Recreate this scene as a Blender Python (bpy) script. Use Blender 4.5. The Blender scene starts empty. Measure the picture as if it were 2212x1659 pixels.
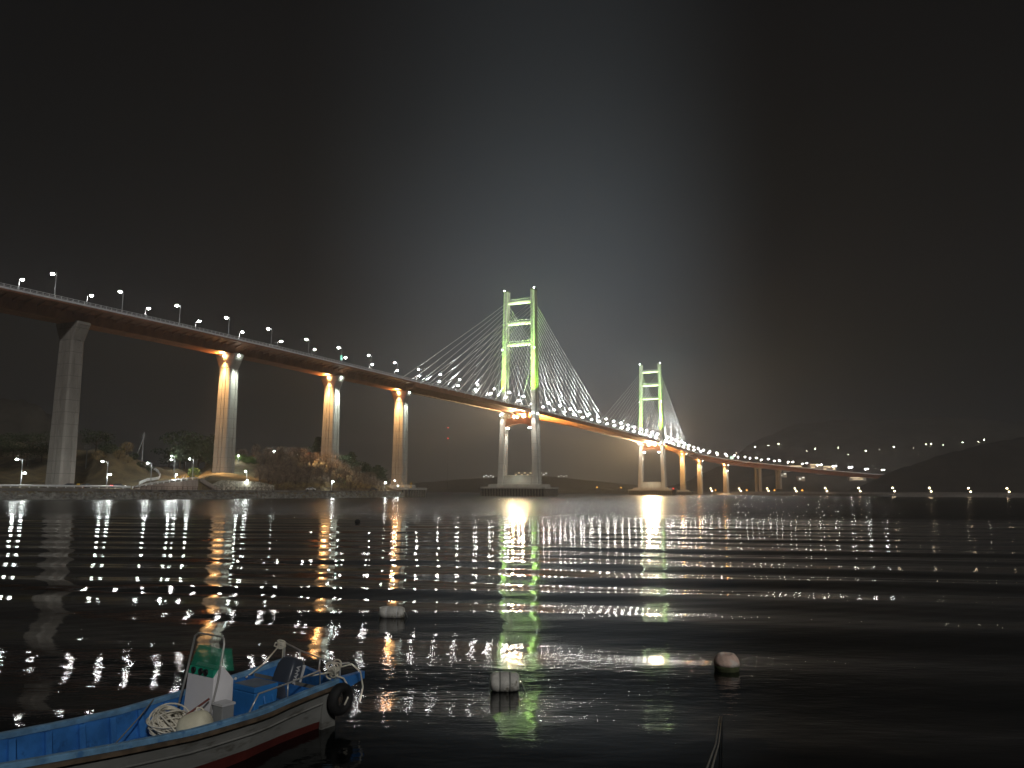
import bpy, bmesh, math, random
import numpy as np
from mathutils import Vector, Matrix

random.seed(7); rng = np.random.default_rng(7)
SC = bpy.context.scene
C = SC.collection

# ---------------------------------------------------------------- camera
CAM_H, PITCH, ROLL, FPX, PW, PH = 3.4, 0.1372, 0.0061, 1680.0, 2212.0, 1659.0
cam = bpy.data.cameras.new('camera'); camo = bpy.data.objects.new('camera', cam); C.objects.link(camo)
camo.location = (0, 0, CAM_H)
camo.rotation_euler = (Matrix.Rotation(math.pi / 2 + PITCH, 3, 'X') @ Matrix.Rotation(ROLL, 3, 'Z')).to_euler()
cam.sensor_fit = 'HORIZONTAL'; cam.sensor_width = 36.0; cam.lens = 36.0 * FPX / PW
cam.clip_start = 0.1; cam.clip_end = 20000
SC.camera = camo

# ---------------------------------------------------------------- world: night sky with a glow over the strait
W = bpy.data.worlds.new('World'); SC.world = W; W.use_nodes = True
nt = W.node_tree; nt.nodes.clear()
class G:
    """small helper to write shader maths"""
    def __init__(s, tree): s.t = tree
    def n(s, typ, **kw):
        x = s.t.nodes.new(typ)
        for k, v in kw.items(): setattr(x, k, v)
        return x
    def put(s, sock, v):
        if v is None: return
        if hasattr(v, 'links') or isinstance(v, bpy.types.NodeSocket): s.t.links.new(v, sock)
        else: sock.default_value = v
    def m(s, op, a, b=None, c=None, clamp=False):
        x = s.n('ShaderNodeMath', operation=op, use_clamp=clamp)
        for i, v in enumerate((a, b, c)):
            if v is not None: s.put(x.inputs[i], v)
        return x.outputs[0]
    def mr(s, v, a, b, c=0.0, d=1.0, kind='SMOOTHSTEP'):
        x = s.n('ShaderNodeMapRange', interpolation_type=kind)
        s.put(x.inputs[0], v)
        for i, q in enumerate((a, b, c, d)): s.put(x.inputs[1 + i], q)
        return x.outputs[0]
    def mix(s, fac, a, b, blend='MIX'):
        x = s.n('ShaderNodeMix', data_type='RGBA', blend_type=blend)
        s.put(x.inputs[0], fac); s.put(x.inputs[6], a); s.put(x.inputs[7], b)
        return x.outputs[2]
    def scale(s, col, f):
        x = s.n('ShaderNodeVectorMath', operation='SCALE')
        s.put(x.inputs[0], col); s.put(x.inputs[3], f)
        return x.outputs[0]
    def addv(s, a, b):
        x = s.n('ShaderNodeVectorMath', operation='ADD')
        s.put(x.inputs[0], a); s.put(x.inputs[1], b)
        return x.outputs[0]
    def noise(s, vec, scale, detail=3.0, rough=0.5):
        x = s.n('ShaderNodeTexNoise'); s.put(x.inputs['Vector'], vec)
        x.inputs['Scale'].default_value = scale; x.inputs['Detail'].default_value = detail; x.inputs['Roughness'].default_value = rough
        return x.outputs['Fac']
    def rgb(s, c):
        x = s.n('ShaderNodeRGB'); x.outputs[0].default_value = (*c, 1); return x.outputs[0]

g = G(nt)
sky = g.n('ShaderNodeTexSky', sky_type='NISHITA'); sky.sun_disc = False
sky.sun_elevation = math.radians(-9.0); sky.sun_rotation = math.radians(160)
tc = g.n('ShaderNodeTexCoord').outputs['Generated']
sx = g.n('ShaderNodeSeparateXYZ'); g.put(sx.inputs[0], tc)
az = g.m('ARCTAN2', sx.outputs[0], sx.outputs[1])          # 0 straight ahead, positive to the right
el = g.m('ARCSINE', sx.outputs[2])
def gauss(v, mu, sig):
    d = g.m('DIVIDE', g.m('SUBTRACT', v, mu), sig)
    return g.m('EXPONENT', g.m('MULTIPLY', g.m('MULTIPLY', d, d), -0.5))
nz = g.noise(tc, 2.2, 4, 0.55)
base = g.mix(g.mr(el, 0.0, 0.62), (0.0066, 0.0068, 0.0070, 1), (0.0036, 0.0037, 0.0041, 1))
base = g.scale(base, g.mr(nz, 0.25, 0.75, 0.75, 1.25, 'LINEAR'))
sway = g.m('ADD', az, g.m('MULTIPLY', g.m('SUBTRACT', nz, 0.5), 0.07))
band = g.m('MULTIPLY', g.mr(el, -.02, .16, .12, 1.0), g.m('MULTIPLY', g.mr(sway, -0.30, 0.06), g.mr(sway, 0.36, 0.08)))
lift = g.m('ADD', g.m('MULTIPLY', gauss(el, 0.20, 0.15), 0.052), g.m('MULTIPLY', g.mr(el, 0.05, 0.85, 1.0, 0.3), 0.026))
glow = g.addv(g.scale(g.rgb((0.80, 0.96, 1.08)), g.m('MULTIPLY', band, lift)), g.scale(g.rgb((1.0, .89, .72)), g.m('MULTIPLY', gauss(sway, 0.06, 0.15), g.m('MULTIPLY', gauss(el, 0.03, 0.10), 0.056))))
tot = g.addv(g.addv(base, glow), g.scale(sky.outputs[0], 0.05))
bg = g.n('ShaderNodeBackground'); g.put(bg.inputs[0], tot); bg.inputs[1].default_value = 1.0
out = g.n('ShaderNodeOutputWorld'); nt.links.new(bg.outputs[0], out.inputs[0])

# ---------------------------------------------------------------- dim sun standing in for ambient and unseen quay lamplight
sun = bpy.data.lights.new('sun', 'SUN'); suno = bpy.data.objects.new('sun', sun); C.objects.link(suno)
sun.energy = 0.80; sun.angle = math.radians(3.0); sun.color = (1.0, 0.98, 0.95)
suno.rotation_euler = Vector((0.42, -1.0, 0.62)).to_track_quat('Z', 'Y').to_euler()
SC.view_settings.view_transform = 'Standard'; SC.view_settings.look = 'None'
SC.view_settings.exposure = 0.0; SC.view_settings.gamma = 1.0
SC.cycles.max_bounces = 6; SC.cycles.diffuse_bounces = 2; SC.cycles.glossy_bounces = 3
SC.cycles.volume_bounces = 0; SC.cycles.use_denoising = True; SC.cycles.caustics_reflective = False
SC.cycles.use_light_tree = True; SC.cycles.sample_clamp_indirect = 12.0

# ---------------------------------------------------------------- pixel rays of the photograph -> points of the place
cp_, sp_ = math.cos(PITCH), math.sin(PITCH); cr_, sr_ = math.cos(ROLL), math.sin(ROLL)
def ray(x, y):
    u = (x - PW / 2) * cr_ + (y - PH / 2) * sr_; v = -(x - PW / 2) * sr_ + (y - PH / 2) * cr_
    return u / FPX, cp_ + v / FPX * sp_, sp_ - v / FPX * cp_
def at(x, y, D):                       # the point at depth D seen at (x, y)
    dx, dy, dz = ray(x, y)
    return Vector((dx * D / dy, D, CAM_H + dz * D / dy))
def on(x, y, z=0.0):                   # the point at height z seen at (x, y)
    dx, dy, dz = ray(x, y); k = (z - CAM_H) / dz
    return Vector((dx * k, dy * k, z))
def side(x, D, z):                     # the point at depth D and height z in the pixel column x
    p = at(x, 1061, D); return Vector((p.x, D, z))

# ---------------------------------------------------------------- mesh helpers
class MB:
    def __init__(s): s.v = []; s.f = []; s.mi = []
    def add(s, vs, fs, m=0):
        o = len(s.v); s.v += [tuple(p) for p in vs]; s.f += [tuple(i + o for i in q) for q in fs]; s.mi += [m] * len(fs)
    def hull(s, p, m=0):               # eight corners: bottom ring then top ring
        s.add(p, [(3, 2, 1, 0), (4, 5, 6, 7), (0, 1, 5, 4), (1, 2, 6, 5), (2, 3, 7, 6), (3, 0, 4, 7)], m)
    def box(s, c, d, rz=0.0, m=0, top=(1, 1)):
        ca, sa = math.cos(rz), math.sin(rz); p = []
        for z, tx, ty in ((-1, 1, 1), (1, top[0], top[1])):
            for x, y in ((-1, -1), (1, -1), (1, 1), (-1, 1)):
                lx, ly = x * d[0] / 2 * tx, y * d[1] / 2 * ty
                p.append((c[0] + lx * ca - ly * sa, c[1] + lx * sa + ly * ca, c[2] + z * d[2] / 2))
        s.hull(p, m)
    def loft(s, rings, m=0, caps=True, closed=True):
        n = len(rings[0]); vs = [q for r in rings for q in r]; fs = []
        for i in range(len(rings) - 1):
            for j in range(n if closed else n - 1):
                k = (j + 1) % n
                fs.append((i * n + j, i * n + k, (i + 1) * n + k, (i + 1) * n + j))
        if caps: fs += [tuple(range(n - 1, -1, -1)), tuple(range((len(rings) - 1) * n, len(rings) * n))]
        s.add(vs, fs, m)
    def tube(s, pts, r, n=6, m=0):
        pts = [Vector(p) for p in pts]; rings = []
        rr = r if isinstance(r, (list, tuple)) else [r] * len(pts)
        up = None
        for i, p in enumerate(pts):
            t = (pts[min(i + 1, len(pts) - 1)] - pts[max(i - 1, 0)]).normalized()
            if up is None: up = Vector((0, 0, 1)) if abs(t.z) < .9 else Vector((1, 0, 0))
            a = t.cross(up).normalized(); b = a.cross(t).normalized(); up = b
            rings.append([p + (a * math.cos(2 * math.pi * k / n) + b * math.sin(2 * math.pi * k / n)) * rr[i] for k in range(n)])
        s.loft(rings, m)
    def lathe(s, prof, c=(0, 0, 0), n=16, m=0, axis=None):
        q = Vector((0, 0, 1)).rotation_difference(Vector(axis)) if axis else None
        rings = []
        for r, z in prof:
            ring = []
            for k in range(n):
                p = Vector((r * math.cos(2 * math.pi * k / n), r * math.sin(2 * math.pi * k / n), z))
                if q: p = q @ p
                ring.append(p + Vector(c))
            rings.append(ring)
        s.loft(rings, m)
    def ball(s, c, r, n=8, m=0, sq=1.0):
        prof = [(max(r * math.sin(math.pi * i / n), 1e-3), -r * sq * math.cos(math.pi * i / n)) for i in range(n + 1)]
        s.lathe(prof, c, n + 2, m)
    def build(s, name, mats, parent=None, smooth=False, origin=None, bevel=0.0):
        me = bpy.data.meshes.new(name)
        o0 = Vector(origin) if origin is not None else Vector((0, 0, 0))
        me.from_pydata([(p[0] - o0.x, p[1] - o0.y, p[2] - o0.z) for p in s.v], [], s.f)
        for m_ in (mats if isinstance(mats, (list, tuple)) else [mats]): me.materials.append(m_)
        if any(s.mi): me.polygons.foreach_set('material_index', s.mi)
        bm = bmesh.new(); bm.from_mesh(me); bmesh.ops.recalc_face_normals(bm, faces=bm.faces); bm.to_mesh(me); bm.free()
        if smooth: me.polygons.foreach_set('use_smooth', [True] * len(me.polygons))
        me.update()
        o = bpy.data.objects.new(name, me); C.objects.link(o)
        if parent is not None: o.parent = parent
        elif origin is not None: o.location = o0
        if bevel:
            b = o.modifiers.new('bevel', 'BEVEL'); b.width = bevel; b.segments = 2; b.limit_method = 'ANGLE'
        return o
def tag(o, label, cat, group=None):
    o['label'] = label; o['category'] = cat
    if group: o['group'] = group
    return o
def thing(name, loc, label, cat, group=None, rz=0.0):
    o = bpy.data.objects.new(name, None); C.objects.link(o); o.location = loc; o.rotation_euler = (0, 0, rz); o.empty_display_size = .2
    return tag(o, label, cat, group)
def kind(o, k): o['kind'] = k; return o
def copy_tree(o, parent=None):
    c = o.copy(); C.objects.link(c); c.parent = parent
    for ch in list(o.children): copy_tree(ch, c)
    return c
ONES = ['', 'first', 'second', 'third', 'fourth', 'fifth', 'sixth', 'seventh', 'eighth', 'ninth', 'tenth', 'eleventh', 'twelfth', 'thirteenth', 'fourteenth', 'fifteenth', 'sixteenth', 'seventeenth', 'eighteenth', 'nineteenth']
def nth(n):
    if n < 20: return ONES[n]
    t = ['', '', 'twent', 'thirt', 'fort', 'fift', 'sixt'][n // 10]
    return t + 'ieth' if n % 10 == 0 else t + 'y-' + ONES[n % 10]

# ---------------------------------------------------------------- materials
def mat(name, col, rough=0.6, metal=0.0, vary=0.25, scale=1.0, bump=0.0, bscale=8.0, stain=None, spec=0.5, stretch=None, joints=None, dark=None):
    m_ = bpy.data.materials.new(name); m_.use_nodes = True
    q = G(m_.node_tree); b = m_.node_tree.nodes['Principled BSDF']
    co = q.n('ShaderNodeTexCoord').outputs['Object']
    if stretch:
        mp = q.n('ShaderNodeMapping'); q.put(mp.inputs['Vector'], co); mp.inputs['Scale'].default_value = stretch; v = mp.outputs[0]
    else: v = co
    nf = q.noise(v, scale, 5, 0.6)
    lo = tuple(c * (1 - vary) for c in col); hi = tuple(min(1, c * (1 + vary)) for c in col)
    c_ = q.mix(q.mr(nf, 0.3, 0.7), (*lo, 1), (*hi, 1))
    if stain:                          # (colour, noise scale, threshold)
        sf = q.noise(v, stain[1], 6, 0.65); c_ = q.mix(q.mr(sf, stain[2], stain[2] + .14), c_, (*stain[0], 1))
    if joints:                         # thin dark cast lines every so many metres of height
        sp = q.n('ShaderNodeSeparateXYZ'); q.put(sp.inputs[0], co)
        fr = q.m('FRACT', q.m('DIVIDE', sp.outputs[2], joints))
        c_ = q.mix(q.m('LESS_THAN', fr, 0.045), c_, tuple(c * .66 for c in col) + (1,))
    q.put(b.inputs['Base Color'], c_)
    b.inputs['Roughness'].default_value = rough; b.inputs['Metallic'].default_value = metal; b.inputs['Specular IOR Level'].default_value = spec
    if bump:
        bn = q.n('ShaderNodeBump'); bn.inputs['Strength'].default_value = bump; bn.inputs['Distance'].default_value = .05
        q.put(bn.inputs['Height'], q.noise(v, bscale, 6, 0.6)); q.put(b.inputs['Normal'], bn.outputs[0])
    return m_
def glow_mat(name, col, e, sample=True):
    m_ = bpy.data.materials.new(name); m_.use_nodes = True
    b = m_.node_tree.nodes['Principled BSDF']; b.inputs['Base Color'].default_value = (.8, .8, .8, 1)
    b.inputs['Emission Color'].default_value = (*col, 1); b.inputs['Emission Strength'].default_value = e
    if not sample: m_.cycles.emission_sampling = 'NONE'
    return m_
M = dict(
    concrete=mat('concrete', (.27, .247, .218), .85, vary=.16, scale=.35, bump=.2, bscale=3, stretch=(1, 1, .25), joints=4.2, stain=((.20, .18, .155), .5, .56)),
    pale_concrete=mat('pale_concrete', (.42, .41, .37), .8, vary=.14, scale=.25, bump=.2, bscale=3, stretch=(1, 1, .2), joints=5.0, stain=((.33, .31, .28), .4, .6)),
    steel=mat('painted_steel', (.31, .135, .072), .5, vary=.22, scale=.3, stain=((.20, .088, .052), .35, .56), stretch=(1, 1, .4)),
    deck=mat('asphalt', (.05, .05, .05), .9, scale=2),
    rail=mat('galvanised_steel', (.78, .79, .80), .45, .1, vary=.1),
    cable=mat('white_cable_sheath', (.78, .78, .76), .45, vary=.06),
    pole=mat('grey_pole', (.34, .35, .36), .45, .3),
    fender=mat('fender_concrete', (.17, .155, .13), .9, vary=.3, scale=.8),
    rubber=mat('black_rubber', (.012, .012, .012), .75, vary=.4, scale=6, bump=.3),
    lamp=glow_mat('lamp_glass', (1.0, .98, .93), 210),
    cool=glow_mat('cool_lamp_glass', (.86, 1.0, .92), 55),
    sodium=glow_mat('sodium_lamp_glass', (1.0, .33, .03), 9),
    flood=glow_mat('flood_glass', (1.0, .80, .52), 26),
    warmwhite=glow_mat('warm_lamp_glass', (1.0, .74, .46), 60),
    dim=glow_mat('dim_window', (1.0, .72, .36), 1.4),
    red=glow_mat('red_lamp', (1.0, .03, .02), 12),
    green=glow_mat('green_sign', (.05, .75, .45), 1.2),
)
# ---------------------------------------------------------------- bridge centre line
T1 = Vector((6.23, 612.8)); HD = 0.43685
U = Vector((math.sin(HD), math.cos(HD))); R = Vector((math.cos(HD), -math.sin(HD)))
ctrl = [T1 + U * s_ for s_ in (-700, -400, 0, 400, 500, 570)] + [Vector(p) for p in ((295.3, 1213), (355, 1275), (414.4, 1308), (458, 1326), (535, 1335), (615, 1322), (690, 1300))]
def catmull(P, n=24):
    o_ = []
    for i in range(len(P) - 1):
        a, b, c, d = P[max(i - 1, 0)], P[i], P[i + 1], P[min(i + 2, len(P) - 1)]
        for k in range(n):
            t = k / n
            ta = (c - a) / 2 if 0 < i else (c - b); tb = (d - b) / 2 if i + 2 < len(P) else (c - b)
            o_.append(b * (2 * t**3 - 3 * t**2 + 1) + ta * (t**3 - 2 * t**2 + t) + c * (-2 * t**3 + 3 * t**2) + tb * (t**3 - t**2))
    return o_ + [P[-1]]
tail = catmull(ctrl[4:], 16)
line = [T1 + U * s_ for s_ in range(-700, 500, 10)] + tail
cum = [-700.0]
for a, b in zip(line, line[1:]): cum.append(cum[-1] + (b - a).length)
cum = np.array(cum); LX = np.array([p.x for p in line]); LY = np.array([p.y for p in line])
S_END = float(cum[-1])
ZS = [(-700, 58), (-450, 64.6), (-394, 65.5), (-340, 66.3), (-290, 66.7), (-170, 67.0), (0, 67.9), (150, 68.2), (300, 67.6), (400, 66.8), (500, 64.8), (570, 63.0), (660, 59.6), (745, 55.6), (812, 51.8), (860, 49.0), (940, 42.5), (1020, 35.5), (1100, 32)]
def road(s_): return float(np.interp(s_, [a for a, b in ZS], [b for a, b in ZS]))
def F(s_, off=0.0, dz=0.0):
    x, y = np.interp(s_, cum, LX), np.interp(s_, cum, LY)
    x2, y2 = np.interp(s_ + 4, cum, LX), np.interp(s_ + 4, cum, LY); x1, y1 = np.interp(s_ - 4, cum, LX), np.interp(s_ - 4, cum, LY)
    t = Vector((x2 - x1, y2 - y1)).normalized()
    return Vector((x + t.y * off, y - t.x * off, road(s_) + dz))
def heading(s_):
    a, b = F(s_ - 3), F(s_ + 3); return math.atan2(b.y - a.y, b.x - a.x)
def FZ(s_, off, z): p = F(s_, off); return Vector((p.x, p.y, z))

BASE = FZ(0, 0, 0)
bridge = thing('cable_stayed_bridge', BASE, 'long floodlit cable-stayed bridge with two green-lit towers crossing the dark strait', 'bridge')
def bpart(mb, name, m_, parent=bridge, smooth=False): 
    o = mb.build(name, m_, None, smooth, origin=BASE); o.parent = parent; o.location = (0, 0, 0); return o

def sweep(s0, s1, ds, sec, mb, m=0):
    n = max(1, int(round((s1 - s0) / ds))); rings = []
    for i in range(n + 1):
        s_ = s0 + (s1 - s0) * i / n
        rings.append([F(s_, o_, z_) for o_, z_ in sec])
    mb.loft(rings, m)
HW = 10.5
# approach box girders (left bank and right bank)
def approach(s0, s1, depth):
    mb = MB(); sweep(s0, s1, 6, [(-HW, -.15), (-HW, -.75), (-5.2, -1.5), (-4.2, -depth), (4.2, -depth), (5.2, -1.5), (HW, -.75), (HW, -.15)], mb)
    o = bpart(mb, 'box_girder', M['steel'])
    rest = MB(); s_ = s0 + 2
    while s_ < s1 - 1:
        for sg in (-1, 1):
            own = sg > 0 and -425 < s_ < 0; rb = MB() if own else rest
            rb.hull([F(s_ - .18, sg * 4.95, -2.9), F(s_ + .18, sg * 4.95, -2.9), F(s_ + .18, sg * 5.2, -2.6), F(s_ - .18, sg * 5.2, -2.6),
                     F(s_ - .18, sg * 5.2, -1.52), F(s_ + .18, sg * 5.2, -1.52), F(s_ + .18, sg * 10.2, -.82), F(s_ - .18, sg * 10.2, -.82)])
            if own: bpart(rb, 'rib_bracket', M['steel'], o)
        s_ += 4.2
    kind(bpart(rest, 'remaining_brackets', M['steel'], o), 'stuff')
    return o
approach(-470, -172, 4.9); approach(574, S_END - 4, 6.6)
# stay-cable deck: two edge girders, floor beams, slab
mb = MB(); sweep(-172, 574, 8, [(-HW, -.15), (-HW, -.5), (HW, -.5), (HW, -.15)], mb); slab = bpart(mb, 'deck_slab', M['steel'])
for sg in (-1, 1):
    mb = MB(); sweep(-172, 574, 8, [(sg * 9.2, -.5), (sg * 10.4, -.5), (sg * 10.4, -2.7), (sg * 9.2, -2.7)], mb); bpart(mb, 'edge_girder', M['steel'])
    mb = MB(); sweep(-172, 574, 8, [(sg * 9.0, -2.72), (sg * 10.7, -2.72), (sg * 10.7, -2.95), (sg * 9.0, -2.95)], mb); bpart(mb, 'maintenance_rail', M['steel'], slab)
mb = MB(); s_ = -168
while s_ < 572:
    mb.hull([F(s_ - .25, -9.2, -2.3), F(s_ + .25, -9.2, -2.3), F(s_ + .25, 9.2, -2.3), F(s_ - .25, 9.2, -2.3), F(s_ - .25, -9.2, -.52), F(s_ + .25, -9.2, -.52), F(s_ + .25, 9.2, -.52), F(s_ - .25, 9.2, -.52)])
    mb.hull([F(s_ - .6, -9.2, -2.5), F(s_ + .6, -9.2, -2.5), F(s_ + .6, 9.2, -2.5), F(s_ - .6, 9.2, -2.5), F(s_ - .6, -9.2, -2.3), F(s_ + .6, -9.2, -2.3), F(s_ + .6, 9.2, -2.3), F(s_ - .6, 9.2, -2.3)])
    s_ += 4.6
bpart(mb, 'floor_beam_grid', M['steel'], slab)
mb = MB(); sweep(-470, S_END - 4, 8, [(-9.6, -.14), (-9.6, 0), (9.6, 0), (9.6, -.14)], mb); bpart(mb, 'roadway', M['deck'])
for sg in (-1, 1):
    mb = MB(); e = sg * (HW - .1)
    sweep(-470, S_END - 4, 8, [(e, 1.22), (e + .16, 1.22), (e + .16, 1.36), (e, 1.36)], mb)
    sweep(-470, S_END - 4, 8, [(e, .75), (e + .1, .75), (e + .1, .85), (e, .85)], mb)
    sweep(-470, S_END - 4, 8, [(e - .2, -.2), (e + .25, -.2), (e + .25, .3), (e - .2, .3)], mb)
    s_ = -468
    while s_ < S_END - 6:
        p = F(s_, e + .08); mb.box((p.x, p.y, p.z + .75), (.16, .16, 1.0), heading(s_)); s_ += 2.1 if s_ < -100 else 4.2
    bpart(mb, 'railing', M['rail'])
    mb = MB(); sweep(-470, S_END - 4, 8, [(sg * 9.0, 0), (sg * 9.3, 0), (sg * 9.2, .8), (sg * 9.05, .8)], mb); bpart(mb, 'crash_barrier', M['rail'])

def spot(name, loc, target, power, col, angle, blend=1.0, size=.4, parent=None):
    l = bpy.data.lights.new(name, 'SPOT'); l.energy = power; l.color = col; l.spot_size = math.radians(angle); l.spot_blend = blend; l.shadow_soft_size = size
    o = bpy.data.objects.new(name, l); C.objects.link(o)
    o.location = loc; o.rotation_euler = (Vector(loc) - Vector(target)).to_track_quat('Z', 'Y').to_euler(); return o
def point(name, loc, power, col, size=.3):
    l = bpy.data.lights.new(name, 'POINT'); l.energy = power; l.color = col; l.shadow_soft_size = size
    o = bpy.data.objects.new(name, l); C.objects.link(o); o.location = loc; return o
WARM = (1.0, .56, .22); COOL = (.86, 1.0, .90); GREEN = (.42, 1.0, .06)

# ---------------------------------------------------------------- piers with flared heads
def pier(s_, z0, ztop, depth_l=1.0, k=1.0):
    rz = heading(s_) - math.pi / 2
    ca, sa = math.cos(rz), math.sin(rz); o0 = F(s_)
    def P(x, y, z): return Vector((o0.x + x * ca - y * sa, o0.y + x * sa + y * ca, z))
    def ring(w, l, z, gx=.3):
        a, b = w / 2, l / 2; c = .55
        pts = [(-a + c, -b), (-1.05, -b), (-1.05, -b + gx), (-.75, -b + gx), (-.75, -b), (.75, -b), (.75, -b + gx), (1.05, -b + gx), (1.05, -b), (a - c, -b), (a, -b + c), (a, -.7), (a - gx, -.7), (a - gx, .7), (a, .7), (a, b - c),
               (a - c, b), (.3, b), (-.3, b), (-a + c, b), (-a, b - c), (-a, .7), (-a + gx, .7), (-a + gx, -.7), (-a, -.7), (-a, -b + c)]
        return [P(x, y, z) for x, y in pts]
    zc = ztop - 6.2
    mb = MB(); rings = [ring(8.2 * k, 5.8 * k, z0 - 4), ring(7.0 * k, 4.9 * k, zc)]
    mb.loft(rings); o = bpart(mb, 'pier', M['concrete'])
    mb = MB()
    def cap(w, l, z): a, b = w / 2, l / 2; c = .4; return [P(x, y, z) for x, y in ((-a + c, -b), (a - c, -b), (a, -b + c), (a, b - c), (a - c, b), (-a + c, b), (-a, b - c), (-a, -b + c))]
    mb.loft([cap(7.1 * k, 5.0 * k, zc + .02), cap(7.5 * k, 5.1 * k, zc + .7), cap(11.4 * k, 5.2 * k, ztop - 1.2), cap(11.8 * k, 5.2 * k, ztop - 1.0), cap(11.8 * k, 5.2 * k, ztop)])
    bpart(mb, 'pier_head', M['concrete'], o)
    return o, P
def pier_lights(o, P, z0, ztop, warm=1.0, cool=1.0, k=1.0):
    H_ = ztop - z0
    mb = MB(); c = P(0, -3.2, ztop - 1.0); mb.ball(c, .55 * k, 8); bpart(mb, 'floodlight', M['flood'], o, True)
    spot('pier_flood', P(0, -4.3, ztop - 1.6), P(0, -2.2, ztop - 15), 42000 * warm, WARM, 64, 1.0)
    spot('pier_flood', P(0, -4.8, ztop - 1.6), P(0, -1.8, ztop - 40), 215000 * warm, WARM, 46, 1.0)
    if 5 < z0 < 12 and ztop > 61.85: spot('pier_flood', P(0, -4.6, ztop - 1.4), P(-1, -13, z0), 170000 * warm, (1, .62, .30), 34, 1.0)
    spot('pier_flood', P(0, -4.6, ztop - 1.6), P(0, -12, ztop + 6), 16000 * warm, (1, .45, .12), 150, 1.0, 1.0)
    spot('pier_flood', P(0, -4.0, ztop - 1.6), P(0, 0, ztop - 1), 2500 * warm, (1, .5, .15), 120, 1.0, .6)
    mb = MB(); c = P(5.7, -.6, ztop - .9); mb.ball(c, .5 * k, 8); bpart(mb, 'floodlight', M['cool'], o, True)
    spot('pier_flood', P(6.6, -.4, ztop - 1.8), P(3.2, 0, ztop - 22), 80000 * cool, COOL, 48, 1.0)
    spot('pier_flood', P(7.4, 0, ztop - 2.4), P(3, 0, ztop + 1), 500 * cool, COOL, 120)
for i, (s_, z0, zt, w_, c_) in enumerate(((-380, 3.6, 61.1, 0, 0), (-306.4, 10.2, 61.9, 1, 1), (-235, 15, 62.0, 1.1, 1.9), (-170, 6.9, 61.8, 1.25, .9), (570, 6.5, 59.4, 1.6, 1.4), (657, 5, 52.6, 1.6, 1.6), (743, 5, 48.6, 1.6, 1.6))):
    o, P = pier(s_, z0, zt)
    if w_: pier_lights(o, P, z0, zt, w_, c_)
    if s_ == -170 or s_ == 570:
        for off in (-3.4, 3.4): mb = MB(); mb.box(FZ(s_, off, (zt + road(s_) - 3.7) / 2), (2.0, 2.0, road(s_) - 3.7 - zt), -HD); bpart(mb, 'bearing_block', M['steel'], o)
        mb = MB(); mb.box(FZ(s_, 0, road(s_) - 3.2), (18, 3.0, 1.0), heading(s_) - math.pi / 2); bpart(mb, 'bearing_beam', M['steel'], o)
    else:
        d = 4.9 if s_ < 0 else 6.6
        for off in (-3.2, 3.2):
            h_ = road(s_) - d - zt
            if h_ > .05: mb = MB(); mb.box(FZ(s_, off, zt + h_ / 2), (1.6, 1.6, h_ + .02), -HD); bpart(mb, 'bearing_block', M['concrete'], o)
# twin-column portal piers on the far bank
for s_, z0 in ((818, 5), (862, 14)):
    zt = road(s_) - 6.7
    for off in (-4.6, 4.6):
        mb = MB(); mb.box(FZ(s_, off, (zt + z0 - 4) / 2), (3.3, 3.6, zt - z0 + 4), heading(s_) - math.pi / 2); o = bpart(mb, 'portal_column', M['concrete'])
    mb = MB(); mb.box(FZ(s_, 0, zt - 1.0), (14.5, 3.9, 2.2), heading(s_) - math.pi / 2); bpart(mb, 'portal_beam', M['concrete'], o)

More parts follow.
